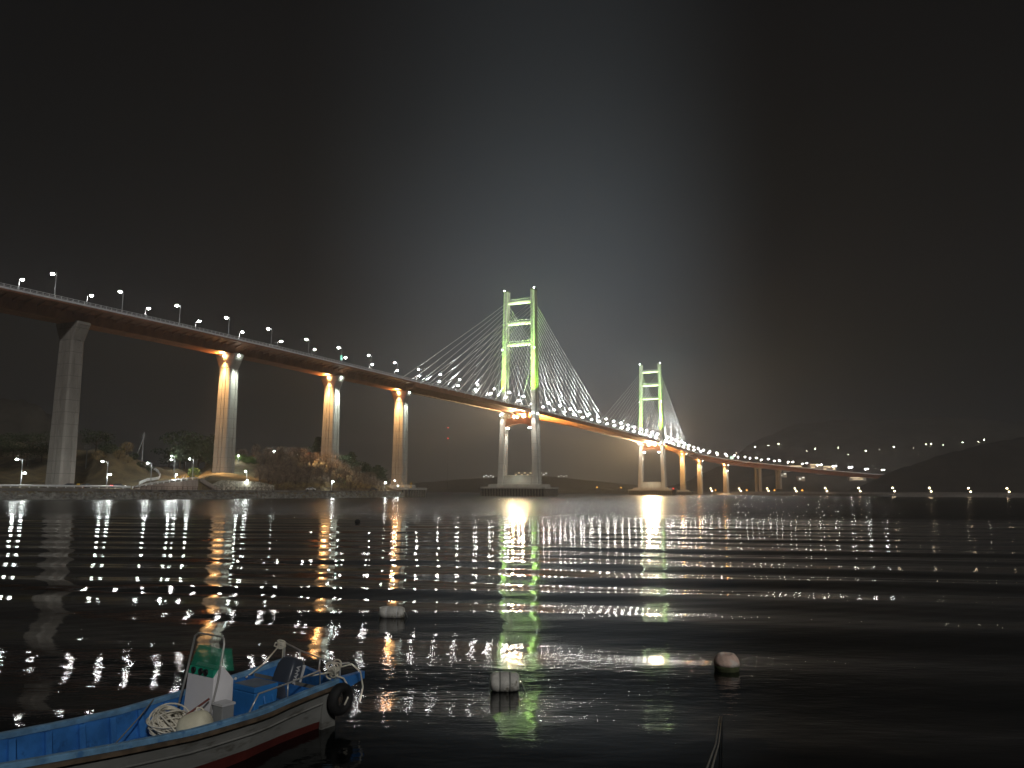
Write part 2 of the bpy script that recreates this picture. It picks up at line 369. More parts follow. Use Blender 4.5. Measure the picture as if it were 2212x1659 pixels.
# ---------------------------------------------------------------- pylons
def pylon(s0, front=1.0):
    o0 = F(s0); root = bpy.data.objects.new('pylon', None); C.objects.link(root); root.parent = bridge
    def P(off, lon, z): return Vector((o0.x + R.x * off + U.x * lon, o0.y + R.y * off + U.y * lon, z))
    def offc(z): return float(np.interp(z, [6, 66, 164], [15.0, 13.2, 11.8]))
    def wl(z): return float(np.interp(z, [6, 66, 67, 164], [5.2, 4.4, 4.2, 3.6])), float(np.interp(z, [6, 66, 164], [8.4, 7.4, 6.0]))
    for sg in (-1, 1):
        def ring(z):
            c = offc(z) * sg; w, l = wl(z); a, b = w / 2, l / 2; e = .5; gr = .7
            pts = [(-a + e, -b), (a - e, -b), (a, -b + e), (a, -1.3), (a - gr, -1.1), (a - gr, 1.1), (a, 1.3), (a, b - e), (a - e, b), (-a + e, b), (-a, b - e), (-a, 1.3), (-a + gr, 1.1), (-a + gr, -1.1), (-a, -1.3), (-a, -b + e)]
            return [P(c + x, y, z) for x, y in pts]
        mb = MB(); mb.loft([ring(z) for z in (8.9, 30, 53, 66, 67, 90, 120, 150, 163.4)]); lg = bpart(mb, 'leg', M['pale_concrete'], root)
        mb = MB(); w, l = wl(164); 
        mb.loft([[P(offc(164) * sg + x * (w / 2 + d), y * (l / 2 + d), z) for x, y in ((-1, -1), (1, -1), (1, 1), (-1, 1))] for z, d in ((163.42, .15), (164.3, .15))]); bpart(mb, 'leg_cap', M['fender'], root)
        mb = MB(); mb.ball(P(offc(164) * sg + sg * 1.3, -2.4, 164.9), .42, 8); bpart(mb, 'obstruction_light', M['cool'], root, True)
        mb = MB(); mb.ball(P(offc(116) * sg + sg * 1.6, -3.7, 116), .36, 8); bpart(mb, 'obstruction_light', M['cool'], root, True)
    def beam(z, hgt, thick, name, m_, walk=True):
        w = offc(z) - 1.85; mb = MB(); rings = []
        for off in (-w, w):
            ring_ = []
            for k in range(16):
                t = 2 * math.pi * k / 16; c, s__ = math.cos(t), math.sin(t)
                ring_.append(P(off, thick / 2 * math.copysign(abs(c)**.6, c), z + hgt / 2 * math.copysign(abs(s__)**.6, s__)))
            rings.append(ring_)
        mb.loft(rings); o = bpart(mb, name, m_, root)
        if walk:
            mb = MB()
            for lon in (-1.4, 1.4): mb.tube([P(-w, lon, z + hgt / 2 + 1.1), P(w, lon, z + hgt / 2 + 1.1)], .07, 5)
            for i in range(13):
                for lon in (-1.4, 1.4):
                    q = P(-w + 2 * w * i / 12, lon, z + hgt / 2); mb.tube([q, q + Vector((0, 0, 1.1))], .05, 5)
            bpart(mb, 'walkway_rail', M['rail'], root)
    for z in (154.6, 137.4, 120.2): beam(z, 2.7, 3.4, 'crossbeam', M['pale_concrete'])
    # arched portal beam below the deck
    mb = MB(); w = offc(58) - 2.05; rings = []
    for i in range(17):
        off = -w + 2 * w * i / 16; zb = 53.6 + 2.9 * (1 - (off / w)**2)
        rings.append([P(off, -2.5, zb), P(off, 2.5, zb), P(off, 2.5, 60.6), P(off, -2.5, 60.6)])
    mb.loft(rings); bpart(mb, 'portal_beam', M['steel'], root)
    for off in (-6.5, 6.5): mb = MB(); mb.box(P(off, 0, 62.6), (2.0, 2.4, 4.0), -HD); bpart(mb, 'bearing_block', M['steel'], root)
    # pedestal wall, footing, platform with fender ribs
    mb = MB(); w = offc(12) - 2.5; mb.box(P(0, 0, 12.0), (2 * w, 5.2, 6.0), -HD); mb.box(P(0, 0, 15.5), (2 * w, 6.0, .9), -HD); bpart(mb, 'pedestal_wall', M['pale_concrete'], root)
    mb = MB(); mb.box(P(0, 0, 7.85), (45, 18, 2.1), -HD); bpart(mb, 'footing', M['pale_concrete'], root)
    platform(root, P, 55, 28)
    return root, P, offc, wl
def platform(root, P, tw, lw, z=6.8):
    mb = MB(); mb.box(P(0, 0, z - .65), (tw, lw, 1.3), -HD); bpart(mb, 'platform', M['pale_concrete'], root)
    mb = MB(); mb.box(P(0, 0, z / 2 - 2), (tw - 3, lw - 3, z + 1.4), -HD); bpart(mb, 'caisson', M['rubber'], root)
    mb = MB(); n = int(tw / 2.3)
    for i in range(n):
        for sg in (-1, 1): mb.box(P(-tw / 2 + 1 + (tw - 2) * i / (n - 1), sg * (lw / 2 - .8), (z - 1.3) / 2 - .5), (1.05, .9, z - .35), -HD)
    n = int(lw / 2.3)
    for i in range(1, n - 1):
        for sg in (-1, 1): mb.box(P(sg * (tw / 2 - .8), -lw / 2 + 1 + (lw - 2) * i / (n - 1), (z - 1.3) / 2 - .5), (.9, 1.05, z - .35), -HD)
    bpart(mb, 'fender_grating', M['fender'], root)
NC = 14
for s0 in (0, 400):
    root, P, offc, wl = pylon(s0)
    kk = 1.0 if s0 == 0 else 1.3
    for pl in (-1, 1):
        for sd in (-1, 1):
            for i in range(NC):
                f_ = i / (NC - 1)
                za = 109 + 44.5 * (f_**.85); reach = 22 + (172 if (sd > 0) == (s0 == 0) else 144) * f_
                a = P(offc(za) * pl, sd * wl(za)[1] * .5, za); b = F(s0 + sd * reach, pl * (HW + .2), -.6)
                mid = (a + b) / 2 - Vector((0, 0, 0.004 * (a - b).length))
                mb = MB(); mb.tube([a, (a + mid) / 2 - Vector((0, 0, .002 * (a - b).length)), mid, (b + mid) / 2 - Vector((0, 0, .002 * (a - b).length)), b], .17, 6)
                # anchor sleeve at the deck
                d = (a - b).normalized(); mb.tube([b, b + d * 3.5], .3, 6)
                bpart(mb, 'stay_cable', M['cable'], root, True)
            # cable floods along the deck edge
            right = sd > 0
            for q in (28, 62, 96, 130, 160):
                e = (4.4 if right else 3.2) * (1.25 if pl > 0 else .85) * kk * (1.5 if s0 and not right else 1)
                spot('cable_flood', F(s0 + sd * q, pl * (HW + 1.6), .2), F(s0 + sd * (q - 14), pl * (HW + .1), 40), 42000 * e, (.93, 1.0, 1.0), 62, .8)
    # tower floods: green washes going up the legs, white floods on the lower legs, deck-soffit floods
    for pl in (-1, 1):
        e = (1.0, 1.5)[pl > 0] * kk
        spot('tower_flood', P(offc(72) * pl, -11, 72), P(offc(112) * pl, -2, 112), 400000 * e, GREEN, 48)
        spot('tower_flood', P(offc(72) * pl, -16, 73), P(offc(150) * pl, 0, 150), 800000 * e, (.44, 1.0, .12), 30)
        spot('tower_flood', P((offc(72) + 8) * pl, -2, 71), P((offc(110) + 2) * pl, 0, 105), 100000 * e, GREEN, 40)
        spot('tower_flood', P((offc(72) - 7) * pl, 0, 74), P((offc(110) - 2) * pl, 0, 118), 90000 * e, (.55, 1.0, .2), 40)
        spot('leg_flood', P(offc(62) * pl, -6.4, 64.5), P(offc(50) * pl, -3.6, 46), 24000 * kk, (1, .97, .9), 56)
        spot('leg_flood', P(offc(62) * pl, -9, 64), P(offc(10) * pl, -2, 14), 36000 * kk, (1, .97, .86), 40)
        spot('leg_flood', P((offc(62) + 5.5) * pl, 0, 64), P((offc(30) + 1.5) * pl, 0, 36), 24000 * kk, (1, .98, .90), 44)
        spot('leg_flood', P((offc(52) - 4.6) * pl, 0, 53.4), P((offc(30) - 2.2) * pl, 0, 33), 46000 * kk, (1, 1, .92), 46)
        for off, lon, z in (((offc(63)) * pl, -5.2, 64.2), ((offc(53) - 3.6) * pl, -1.4, 53.0), ((offc(53) - 4.8) * pl, -1.8, 52.8), ((offc(64) + 3.1) * pl, -1.5, 63.6)):
            mb = MB(); mb.ball(P(off, lon, z), .5, 8); bpart(mb, 'floodlight', M['cool'], root, True)
    for off in (-3.6, 4.4):
        mb = MB(); mb.ball(P(off, -3.0, 61.9), 1.15, 10); bpart(mb, 'soffit_floodlight', M['flood'], root, True)
        spot('soffit_flood', P(off, -4.4, 61.7), P(off * .6, -60, 73), (300000 if s0 == 0 else 1100000), (1.0, .68, .34), 78)
        mb = MB(); mb.ball(P(off, 3.0, 61.9), .9, 10); bpart(mb, 'soffit_floodlight', M['flood'], root, True)
        spot('soffit_flood', P(off, 4.4, 61.7), P(off * .6, 60, 76), 1900000 * kk, (1.0, .52, .13), 70)
    for z in (154.6, 137.4, 120.2):
        spot('beam_flood', P(0, -10, z - 9), P(0, -1.5, z), 19000 * kk, (.78, 1, .55), 100)
    spot('arch_flood', P(0, -2, 45), P(0, 0, 56), 9000 * kk, (1, .95, .8), 110)
    point('pedestal_flood', P(0, -9, 14), 900 * kk, (1, 1, .8))
# smaller platforms under the end piers of the cable-stayed part
for s_ in (-170, 570):
    o0 = F(s_)
    def P(off, lon, z, o0=o0): return Vector((o0.x + R.x * off + U.x * lon, o0.y + R.y * off + U.y * lon, z))
    root = bpy.data.objects.new('pier_base', None); C.objects.link(root); root.parent = bridge
    platform(root, P, 26, 20, 5.2)
    mb = MB(); mb.box(P(0, 0, 6.0), (15, 12, 1.6), -HD); bpart(mb, 'footing', M['pale_concrete'], root)

# ---------------------------------------------------------------- street lamps on the deck
def make_lamp(h, arm, heads, name, r=.48, em='lamp', watts=0):
    t = thing(name, (0, 0, 0), 'x', 'street lamp')
    mb = MB(); mb.tube([(0, 0, 0), (0, 0, h * .5), (0, 0, h)], [.16, .12, .09], 8)
    mb.box((0, 0, .25), (.4, .4, .5))
    for a, z in heads: mb.tube([(0, 0, z - .5), (a * .5, 0, z - .05), (a, 0, z + .1)], .06, 6)
    mb.build('pole', M['pole'], t)
    for a, z in heads:
        mb = MB(); mb.ball((a, 0, z - .06), r, 8, sq=.62); hd_ = mb.build('lamp_head', M[em], t, True)
        mb = MB(); mb.box((a, 0, z + .3), (1.0, .5, .14), top=(.6, .6)); mb.build('lamp_cover', M['pole'], hd_)
        if watts: lp = point('lamp_light', (a, 0, z - .7), watts, (.95, 1.0, .96), .5); lp.parent = t
    return t
proto = make_lamp(8.7, -2.0, [(-1.9, 8.8)], 'street_lamp', .58)
wide = make_lamp(8.7, -2.0, [(-1.9, 8.8)], 'street_lamp', .90)  # enlarged heads stand in for the glare around distant lamps
fresh = {proto.name, wide.name}; k = 0
s_ = -419.8
while s_ < S_END - 10:
    k += 1
    for row in (1, -1):
        src = proto if s_ < -60 else wide
        o = src if src.name in fresh else copy_tree(src); fresh.discard(src.name)
        o.location = F(s_, row * 9.6, 0); o.rotation_euler = (0, 0, heading(s_) - math.pi / 2 + (0 if row > 0 else math.pi))
        sc_l = 1 + .05 * math.sin(k * 2.4 + row); o.scale = (sc_l, sc_l, 1 + .02 * math.sin(k * 1.7 - row)); o.rotation_euler.z += .12 * math.sin(k * 3.1 + row)
        o['label'] = f"{'tall' if row > 0 else 'distant'} white street lamp on the {'near' if row > 0 else 'far'} edge of the bridge deck, {nth(k)} from the left"
        o['group'] = 'street lamps along the bridge deck'
    s_ += 25.6

# ---------------------------------------------------------------- sea
def build_water():
    Y = np.concatenate([np.linspace(-30, 4, 12), np.arange(4.4, 30, .16), np.arange(30, 70, .24), np.arange(70, 130, .4), [131, 135, 142, 155, 175, 210, 270, 360, 500, 700, 1000, 1500, 2400, 4000, 7000, 12000]])
    T = np.concatenate([[-9, -3, -1.6, -1.0], np.linspace(-.78, .78, 230), [1.0, 1.6, 3, 9]])
    X = T[None, :] * (np.abs(Y)[:, None] + 9); YY = np.broadcast_to(Y[:, None], X.shape)
    w1 = .9 * np.sin(.045 * X + .031 * YY + .6) + .5 * np.sin(.11 * X - .06 * YY + 2.0)
    w2 = .5 * np.sin(.17 * X + .09 * YY) + .3 * np.sin(.31 * X - .2 * YY + 1)
    env = .72 + .28 * np.sin(.05 * X + .02 * YY + 1.2)
    p = YY + np.where(X > 0, .16 * X, .05 * X)
    near_ = np.clip((YY - 8) / 16, .55, 1)
    h = .050 * env * near_ * np.sin(2 * np.pi / 5.4 * (p + w1)) + .0035 * np.sin(2 * np.pi / 2.6 * (YY - .12 * X + w2 + .5 * w1)) + .030 * np.sin(2 * np.pi / 13.0 * (YY + .25 * X + 2 * w1) + 1.0)
    h += .016 * (.5 + .5 * np.sin(.043 * X - .05 * YY + 2)) * near_ * np.sin(2 * np.pi / 3.9 * (YY + .07 * X + w2 + .3 * w1) + .7)
    h += .0016 * np.sin(2 * np.pi / 1.15 * (YY * .96 + .22 * X + w2)) + .0012 * np.sin(2 * np.pi / .9 * (YY * .9 - .4 * X - 1.3 * w2))
    fade = np.clip((150 - YY) / 70, 0, 1) * np.clip((YY - 3) / 6, .3, 1)
    h = h * fade * (np.abs(T)[None, :] < .9)
    ny, nx = X.shape
    co = np.stack([X, YY, h], -1).reshape(-1, 3)
    idx = np.arange(ny * nx).reshape(ny, nx)
    q = np.stack([idx[:-1, :-1], idx[:-1, 1:], idx[1:, 1:], idx[1:, :-1]], -1).reshape(-1, 4)
    me = bpy.data.meshes.new('sea'); me.vertices.add(len(co)); me.vertices.foreach_set('co', co.ravel())
    me.loops.add(q.size); me.loops.foreach_set('vertex_index', q.ravel().astype(np.int32))
    me.polygons.add(len(q)); me.polygons.foreach_set('loop_start', np.arange(0, q.size, 4, dtype=np.int32)); me.polygons.foreach_set('loop_total', np.full(len(q), 4, dtype=np.int32))
    me.polygons.foreach_set('use_smooth', np.ones(len(q), bool)); me.update(); me.validate()
    o = bpy.data.objects.new('sea', me); C.objects.link(o); kind(o, 'structure')
    m_ = bpy.data.materials.new('sea_water'); m_.use_nodes = True; q = G(m_.node_tree); b = m_.node_tree.nodes['Principled BSDF']
    b.inputs['Base Color'].default_value = (.0025, .004, .0045, 1); b.inputs['IOR'].default_value = 1.33
    pos = q.n('ShaderNodeNewGeometry').outputs['Position']
    sp = q.n('ShaderNodeSeparateXYZ'); q.put(sp.inputs[0], pos)
    wob = q.noise(pos, .02, 3, .5)
    yy = q.m('ADD', sp.outputs[1], q.m('MULTIPLY', q.m('SUBTRACT', wob, .5), 90))
    far = q.mr(yy, 66, 128)
    def nmap(sc, s, d=2):
        mp = q.n('ShaderNodeMapping'); q.put(mp.inputs['Vector'], pos); mp.inputs['Scale'].default_value = sc
        return q.noise(mp.outputs[0], s, d, .55)
    patch = q.mr(nmap((.35, 1, 1), .16, 3), .44, .66)
    close = q.mr(sp.outputs[1], 34, 15)
    gd = q.m('DIVIDE', q.m('SUBTRACT', q.m('ADD', sp.outputs[1], q.m('MULTIPLY', q.m('SUBTRACT', nmap((.5, 1, 1), .35, 3), .5), 5)), 14.6), 2.0)
    paw = q.m('MULTIPLY', q.m('EXPONENT', q.m('MULTIPLY', q.m('MULTIPLY', gd, gd), -1.0)), q.m('MULTIPLY', q.mr(sp.outputs[0], -4.5, -1.5), q.mr(sp.outputs[0], 9, 4)))
    amp_ = q.m('ADD', q.m('ADD', .0010, q.m('MULTIPLY', patch, .0035)), q.m('ADD', q.m('MULTIPLY', close, .0035), q.m('MULTIPLY', paw, .010)))
    fine = q.m('MULTIPLY', nmap((.38, 1, 1), 4.6, 4), amp_)
    rough_sea = q.m('MULTIPLY', q.m('MULTIPLY', nmap((.4, 1, 1), .9, 3), far), .10)
    hgt = q.m('ADD', fine, rough_sea)
    bn = q.n('ShaderNodeBump'); bn.inputs['Strength'].default_value = 1.0; bn.inputs['Distance'].default_value = 1.0
    q.put(bn.inputs['Height'], hgt); q.put(b.inputs['Normal'], bn.outputs[0])
    q.put(b.inputs['Roughness'], q.m('ADD', .012, q.m('MULTIPLY', far, .23)))
    me.materials.append(m_)
    return o
build_water()

# ---------------------------------------------------------------- more materials
M.update(
    grass=mat('dry_grass', (.155, .12, .06), .95, vary=.45, scale=.12, stain=((.11, .09, .05), .25, .52), bump=.6, bscale=2),
    hillside=mat('wooded_hillside', (.040, .036, .029), 1.0, vary=.5, scale=.04, bump=.5, bscale=.2),
    rock=mat('grey_rock', (.20, .19, .17), .9, vary=.45, scale=.6, bump=.5, bscale=2),
    wall=mat('seawall_concrete', (.17, .155, .14), .9, vary=.3, scale=.4, stain=((.07, .06, .055), .3, .52), stretch=(1, 1, .3)),
    tarmac=mat('tarmac', (.07, .068, .065), .9, vary=.25, scale=.5),
    paving=mat('promenade_paving', (.42, .29, .23), .85, vary=.25, scale=.7),
    brownrail=mat('brown_railing', (.10, .05, .04), .6),
    leaf=mat('dark_pine_foliage', (.035, .055, .02), .8, vary=.5, scale=.5),
    bush=mat('green_bush_foliage', (.10, .15, .035), .8, vary=.5, scale=.8),
    twig=mat('bare_brown_twigs', (.24, .175, .125), .9, vary=.4, scale=.5),
    twig_yellow=mat('dry_yellow_twigs', (.34, .24, .10), .9, vary=.4, scale=.6),
    bark=mat('bark', (.09, .065, .045), .9, vary=.3, scale=2),
    white=mat('white_paint', (.75, .75, .73), .45, vary=.06),
    yellow=mat('yellow_paint', (.7, .45, .04), .5),
    black=mat('black_paint', (.02, .02, .02), .4),
    carglass=mat('car_glass', (.02, .025, .03), .08),
    carred=mat('dark_car_paint', (.06, .06, .07), .25), carwhite=mat('white_car_paint', (.7, .7, .7), .3),
    house=mat('house_wall', (.35, .32, .28), .8, vary=.15), roof=mat('house_roof', (.08, .07, .07), .8),
    headlight=glow_mat('headlight', (.85, .92, 1), 40), taillight=glow_mat('taillight', (1, .04, .03), 14),
    hilllamp=glow_mat('hill_lamp_glass', (1, .98, .72), 60, False), window=glow_mat('lit_window', (.95, .97, .85), 1.6, False), amber=glow_mat('glowing_facade', (1, .70, .32), 1.1, False),
)
# stone wall: irregular pale stones with dark joints
mw = bpy.data.materials.new('rubble_stone'); mw.use_nodes = True; q = G(mw.node_tree); b_ = mw.node_tree.nodes['Principled BSDF']
co_ = q.n('ShaderNodeTexCoord').outputs['Object']
vo = q.n('ShaderNodeTexVoronoi', feature='DISTANCE_TO_EDGE'); q.put(vo.inputs['Vector'], co_); vo.inputs['Scale'].default_value = 1.1
vc = q.n('ShaderNodeTexVoronoi'); q.put(vc.inputs['Vector'], co_); vc.inputs['Scale'].default_value = 1.1
sc_ = q.n('ShaderNodeSeparateColor'); q.put(sc_.inputs[0], vc.outputs['Color'])
c_ = q.mix(sc_.outputs[0], (.36, .34, .26, 1), (.72, .67, .53, 1))
q.put(b_.inputs['Base Color'], q.mix(q.mr(vo.outputs[0], .02, .10), (.03, .028, .022, 1), c_)); b_.inputs['Roughness'].default_value = .9
M['stone'] = mw
M['ramp'] = mat('lamplit_stained_concrete', (.40, .34, .29), .9, vary=.25, scale=.5, stain=((.17, .14, .12), .5, .56), stretch=(1, 1, .2))  # paler copy of the wall concrete, promenade lamplight put into its colour

# ---------------------------------------------------------------- left bank: shoreline, terrain
SHX = [-160, -60, 132, 300, 430, 560, 700, 800, 870, 900]; SHD = [225, 233, 245, 262, 285, 310, 345, 380, 418, 440]
def dsh(x): return float(np.interp(x, SHX, SHD))
PROF = {
    -160: [(-3, -2), (0, -.5), (3, 2.2), (4, 3.6), (25, 3.9), (60, 6), (100, 16), (170, 34), (260, 40)],
    180: [(-3, -2), (0, -.5), (3, 2.2), (4, 3.6), (26, 3.8), (55, 6), (80, 13), (120, 22), (260, 22)],
    225: [(-3, -2), (0, -.5), (3, 2.2), (4, 3.6), (27, 4.0), (44, 8), (62, 19), (100, 22), (260, 20)],
    270: [(-3, -2), (0, -.5), (3, 2.2), (4, 3.4), (27, 4.4), (46, 9), (64, 18), (100, 18), (260, 17)],
    330: [(-3, -2), (0, -.5), (3, 2.2), (4, 3.2), (9.4, 3.2), (9.6, 4.8), (22, 5.2), (48, 7.5), (66, 12), (100, 13), (260, 14)],
    430: [(-3, -2), (0, -.5), (3, 2.2), (4, 3.2), (9.4, 3.2), (9.6, 6.9), (24, 7.6), (40, 8.5), (60, 10), (100, 13), (260, 14)],
    458: [(-3, -2), (0, -.5), (3, 2.2), (4, 3.2), (10.4, 3.2), (10.6, 6.6), (24, 8.8), (40, 10.4), (60, 12.5), (90, 18), (260, 18)],
    500: [(-3, -2), (0, -.5), (3, 2.2), (4, 3.2), (11.4, 3.2), (11.6, 6.6), (24, 8.8), (34, 10.2), (42, 10.6), (60, 15), (80, 19.5), (260, 18)],
    580: [(-3, -2), (0, -.5), (3, 2.2), (4, 3.2), (12.4, 3.2), (12.6, 5.6), (30, 9), (50, 13), (78, 20), (130, 20), (260, 16)],
    650: [(-3, -2), (0, -.5), (3, 2.2), (4, 3.2), (11, 3.2), (14, 4.5), (30, 9.5), (48, 15), (70, 20.5), (120, 19), (260, 14)],
    720: [(-3, -2), (0, -.5), (3, 2.2), (4, 3.2), (10, 3.2), (14, 4.4), (30, 10), (50, 17), (75, 18.5), (120, 15), (260, 8)],
    780: [(-3, -2), (0, -.5), (3, 2.2), (4, 3.2), (10, 3.2), (14, 4.2), (30, 8), (45, 12), (65, 13), (110, 9), (260, 0)],
    835: [(-3, -2), (0, -.5), (3, 2.2), (4, 3.2), (16, 3.3), (26, 5), (40, 6), (60, 4.5), (100, 2), (260, -2)],
    868: [(-3, -2), (0, -.5), (3, 2.2), (4, 3.2), (18, 3.2), (30, 3.2), (40, 2), (60, -1), (100, -2), (260, -2)],
    880: [(-3, -2), (0, -2), (3, -2), (4, -2), (18, -2), (30, -2), (40, -2), (60, -2), (100, -2), (260, -2)],
}
PXK = sorted(PROF)
def hz(x, d):
    i = min(max(int(np.searchsorted(PXK, x)) - 1, 0), len(PXK) - 2)
    t = min(max((x - PXK[i]) / (PXK[i + 1] - PXK[i]), 0), 1)
    z = [np.interp(d, [a for a, b in PROF[k]], [b for a, b in PROF[k]]) for k in (PXK[i], PXK[i + 1])]
    h = z[0] * (1 - t) + z[1] * t
    if d > 28: h += min((d - 28) / 20, 1) * (.5 * math.sin(x * .11 + d * .13) + .4 * math.sin(x * .043 - d * .21 + 1))
    return float(h)
def land(x, d, dz=0.0): return side(x, dsh(x) + d, hz(x, d) + dz)
xs = sorted(set(list(np.arange(-160, 884, 6.0)) + [k + e for k in (330, 430, 458, 500, 580) for e in (0,)]))
ds = [-3, 0, 1.5, 3, 4, 6.7, 9.4, 9.6, 10.4, 10.6, 11.4, 11.6, 12.4, 12.6, 15, 18, 21, 24, 27] + list(np.arange(30, 106, 4)) + [115, 130, 150, 175, 200, 230, 260]
mb = MB()
vs = [land(x, d) for x in xs for d in ds]; nd = len(ds)
mb.add(vs, [(i * nd + j, (i + 1) * nd + j, (i + 1) * nd + j + 1, i * nd + j + 1) for i in range(len(xs) - 1) for j in range(nd - 1)])
kind(mb.build('headland_ground', M['grass'], None, True), 'structure')
def ribbon(name, x0, x1, d0, d1, dz, m_, step=8):
    mb = MB(); X = list(np.arange(x0, x1 + .1, step)); D = [d0 + (d1 - d0) * k / 3 for k in range(4)]
    mb.add([land(x, d, dz) for x in X for d in D], [(i * 4 + j, (i + 1) * 4 + j, (i + 1) * 4 + j + 1, i * 4 + j + 1) for i in range(len(X) - 1) for j in range(3)])
    return kind(mb.build(name, m_, None, True), 'structure')
ribbon('coast_road', -160, 284, 8, 24, .06, M['tarmac']); ribbon('ramp_road', 292, 430, 10.6, 21, .08, M['tarmac'])
ribbon('promenade_path', 290, 850, 4.4, 9.2, .05, M['paving'])
# riprap along the waterline
mb = MB(); ICO = bmesh.new(); bmesh.ops.create_icosphere(ICO, subdivisions=1, radius=1); IV = [v.co.copy() for v in ICO.verts]; IFc = [tuple(v.index for v in f.verts) for f in ICO.faces]; ICO.free()
for x in np.arange(-70, 872, 2.6):
    for d in (-.9, .2, 1.2, 2.2, 3.0):
        if random.random() < .12: continue
        x_ = x + random.uniform(-2, 2); d_ = d + random.uniform(-.4, .4); p = side(x_, dsh(x_) + d_, np.interp(d_, (-1.5, 0, 3.2), (-.35, 0, 2.0)))
        r_ = random.uniform(.35, .85); sq = [random.uniform(.6, 1.2) for _ in 'xyz']
        mb.add([p + Vector((v.x * sq[0], v.y * sq[1], v.z * sq[2])) * r_ * random.uniform(.75, 1.15) for v in IV], IFc)
kind(mb.build('shore_rocks', M['rock']), 'stuff')
def wall_strip(name, x0, x1, d0, d1, zb, zt, m_, label, cat, step=6):
    mb = MB(); rings = []
    for x in np.arange(x0, x1 + .1, step):
        D = dsh(x); b0 = zb(x) if callable(zb) else zb; t0 = zt(x) if callable(zt) else zt
        rings.append([side(x, D + d0, b0), side(x, D + d0 + (d1 - d0) * .25, t0), side(x, D + d1, t0), side(x, D + d1, b0)])
    mb.loft(rings); o = mb.build(name, m_, None, False, origin=rings[0][0]); return tag(o, label, cat)
wall_strip('seawall', -160, 868, 3.1, 4.0, 1.0, lambda x: 3.5 if x < 283 else 3.25, M['wall'], 'dark stained concrete seawall running above the rocks along the shore', 'seawall')
def ramp_z(x): return float(np.interp(x, (283, 330, 430), (3.3, 5.0, 7.3)))
wall_strip('ramp_wall', 283, 430, 9.2, 9.55, 2.9, ramp_z, M['ramp'], 'weathered concrete retaining wall below the rising ramp road', 'retaining wall')
wall_strip('stone_wall', 452, 592, 10.2, 11.2, 2.9, lambda x: float(np.interp(x, (452, 475, 560, 592), (5.0, 7.0, 6.6, 5.2))), M['stone'], 'rubble stone wall holding the lawn under the orange lit pier', 'stone wall', 4)
# stair parapet coming down from the ramp
t = thing('stair', land(432, 9.3), 'sloping concrete stair flank between the ramp wall and the stone wall', 'stairs')
mb = MB(); a, b = side(430, dsh(430) + 9.0, 7.5), side(470, dsh(470) + 8.6, 3.2); o0 = land(432, 9.3)
for k, w_ in ((0, .4), (1, .4)):
    da = Vector((0, 2.2 * k, 0)); mb.hull([p - o0 + da for p in (a + Vector((0, 0, -1)), b + Vector((0, 0, -.3)), b + Vector((0, w_, -.3)), a + Vector((0, w_, -1)), a, b + Vector((0, 0, .5)), b + Vector((0, w_, .5)), a + Vector((0, w_, 0)))])
mb.build('parapet', M['ramp'], t)
mb = MB()
for i in range(14):
    f0, f1 = i / 14, (i + 1) / 14; p, p2 = a.lerp(b, f0) - o0, a.lerp(b, f1) - o0
    mb.hull([(p.x, p.y + .42, p.z - 1.4), (p2.x, p2.y + .42, p.z - 1.4), (p2.x, p2.y + 2.18, p.z - 1.4), (p.x, p.y + 2.18, p.z - 1.4), (p.x, p.y + .42, p2.z - .2), (p2.x, p2.y + .42, p2.z - .2), (p2.x, p2.y + 2.18, p2.z - .2), (p.x, p.y + 2.18, p2.z - .2)])
mb.build('tread', M['wall'], t)
def fence(name, pts, h, m_, label, gap=2.0, rails=(1.0, .55), r=.05):
    t = thing(name, pts[0], label, 'railing'); o0 = Vector(pts[0]); mb = MB()
    for f_ in rails: mb.tube([Vector(p) - o0 + Vector((0, 0, h * f_)) for p in pts], r, 5)
    mb.build('rail', m_, t); mb = MB(); acc = 0
    for a, b in zip(pts, pts[1:]):
        L = (Vector(b) - Vector(a)).length; s_ = -acc
        while s_ < L:
            if s_ >= 0: p = Vector(a).lerp(Vector(b), s_ / L) - o0; mb.box((p.x, p.y, p.z + h / 2), (r * 2.4, r * 2.4, h))
            s_ += gap
        acc = L - (s_ - gap)
    mb.build('post_row', m_, t); return t
fence('promenade_railing', [land(x, 4.6) for x in range(290, 866, 8)], 1.15, M['brownrail'], 'brown post and rail fence along the promenade edge', 2.2, (1.0, .5), .06)
fence('guardrail', [land(x, 6.0) for x in range(-150, 286, 8)], .9, M['rail'], 'pale steel guardrail beside the coast road under the dark pier', 2.5, (.95, .75, .55), .10)
fence('ramp_guardrail', [side(x, dsh(x) + 9.4, ramp_z(x)) for x in range(286, 430, 6)], .9, M['rail'], 'pale guardrail on top of the ramp wall', 2.5, (.95, .6), .10)
curve = [land(x, d, .05) for x, d in ((300, 26), (316, 33), (330, 40), (341, 46), (344, 52), (338, 58), (326, 62), (312, 64))]
fence('hill_road_guardrail', curve, 1.1, M['rail'], 'curved pale guardrail of the side road climbing behind the ramp', 2.0, (.95, .6, .3), .12)
mb = MB(); off_ = [p + Vector((-3.2, 3.4, .15)) for p in curve]
mb.add(curve + off_, [(i, i + 1, len(curve) + i + 1, len(curve) + i) for i in range(len(curve) - 1)]); kind(mb.build('hill_road', M['tarmac']), 'structure')

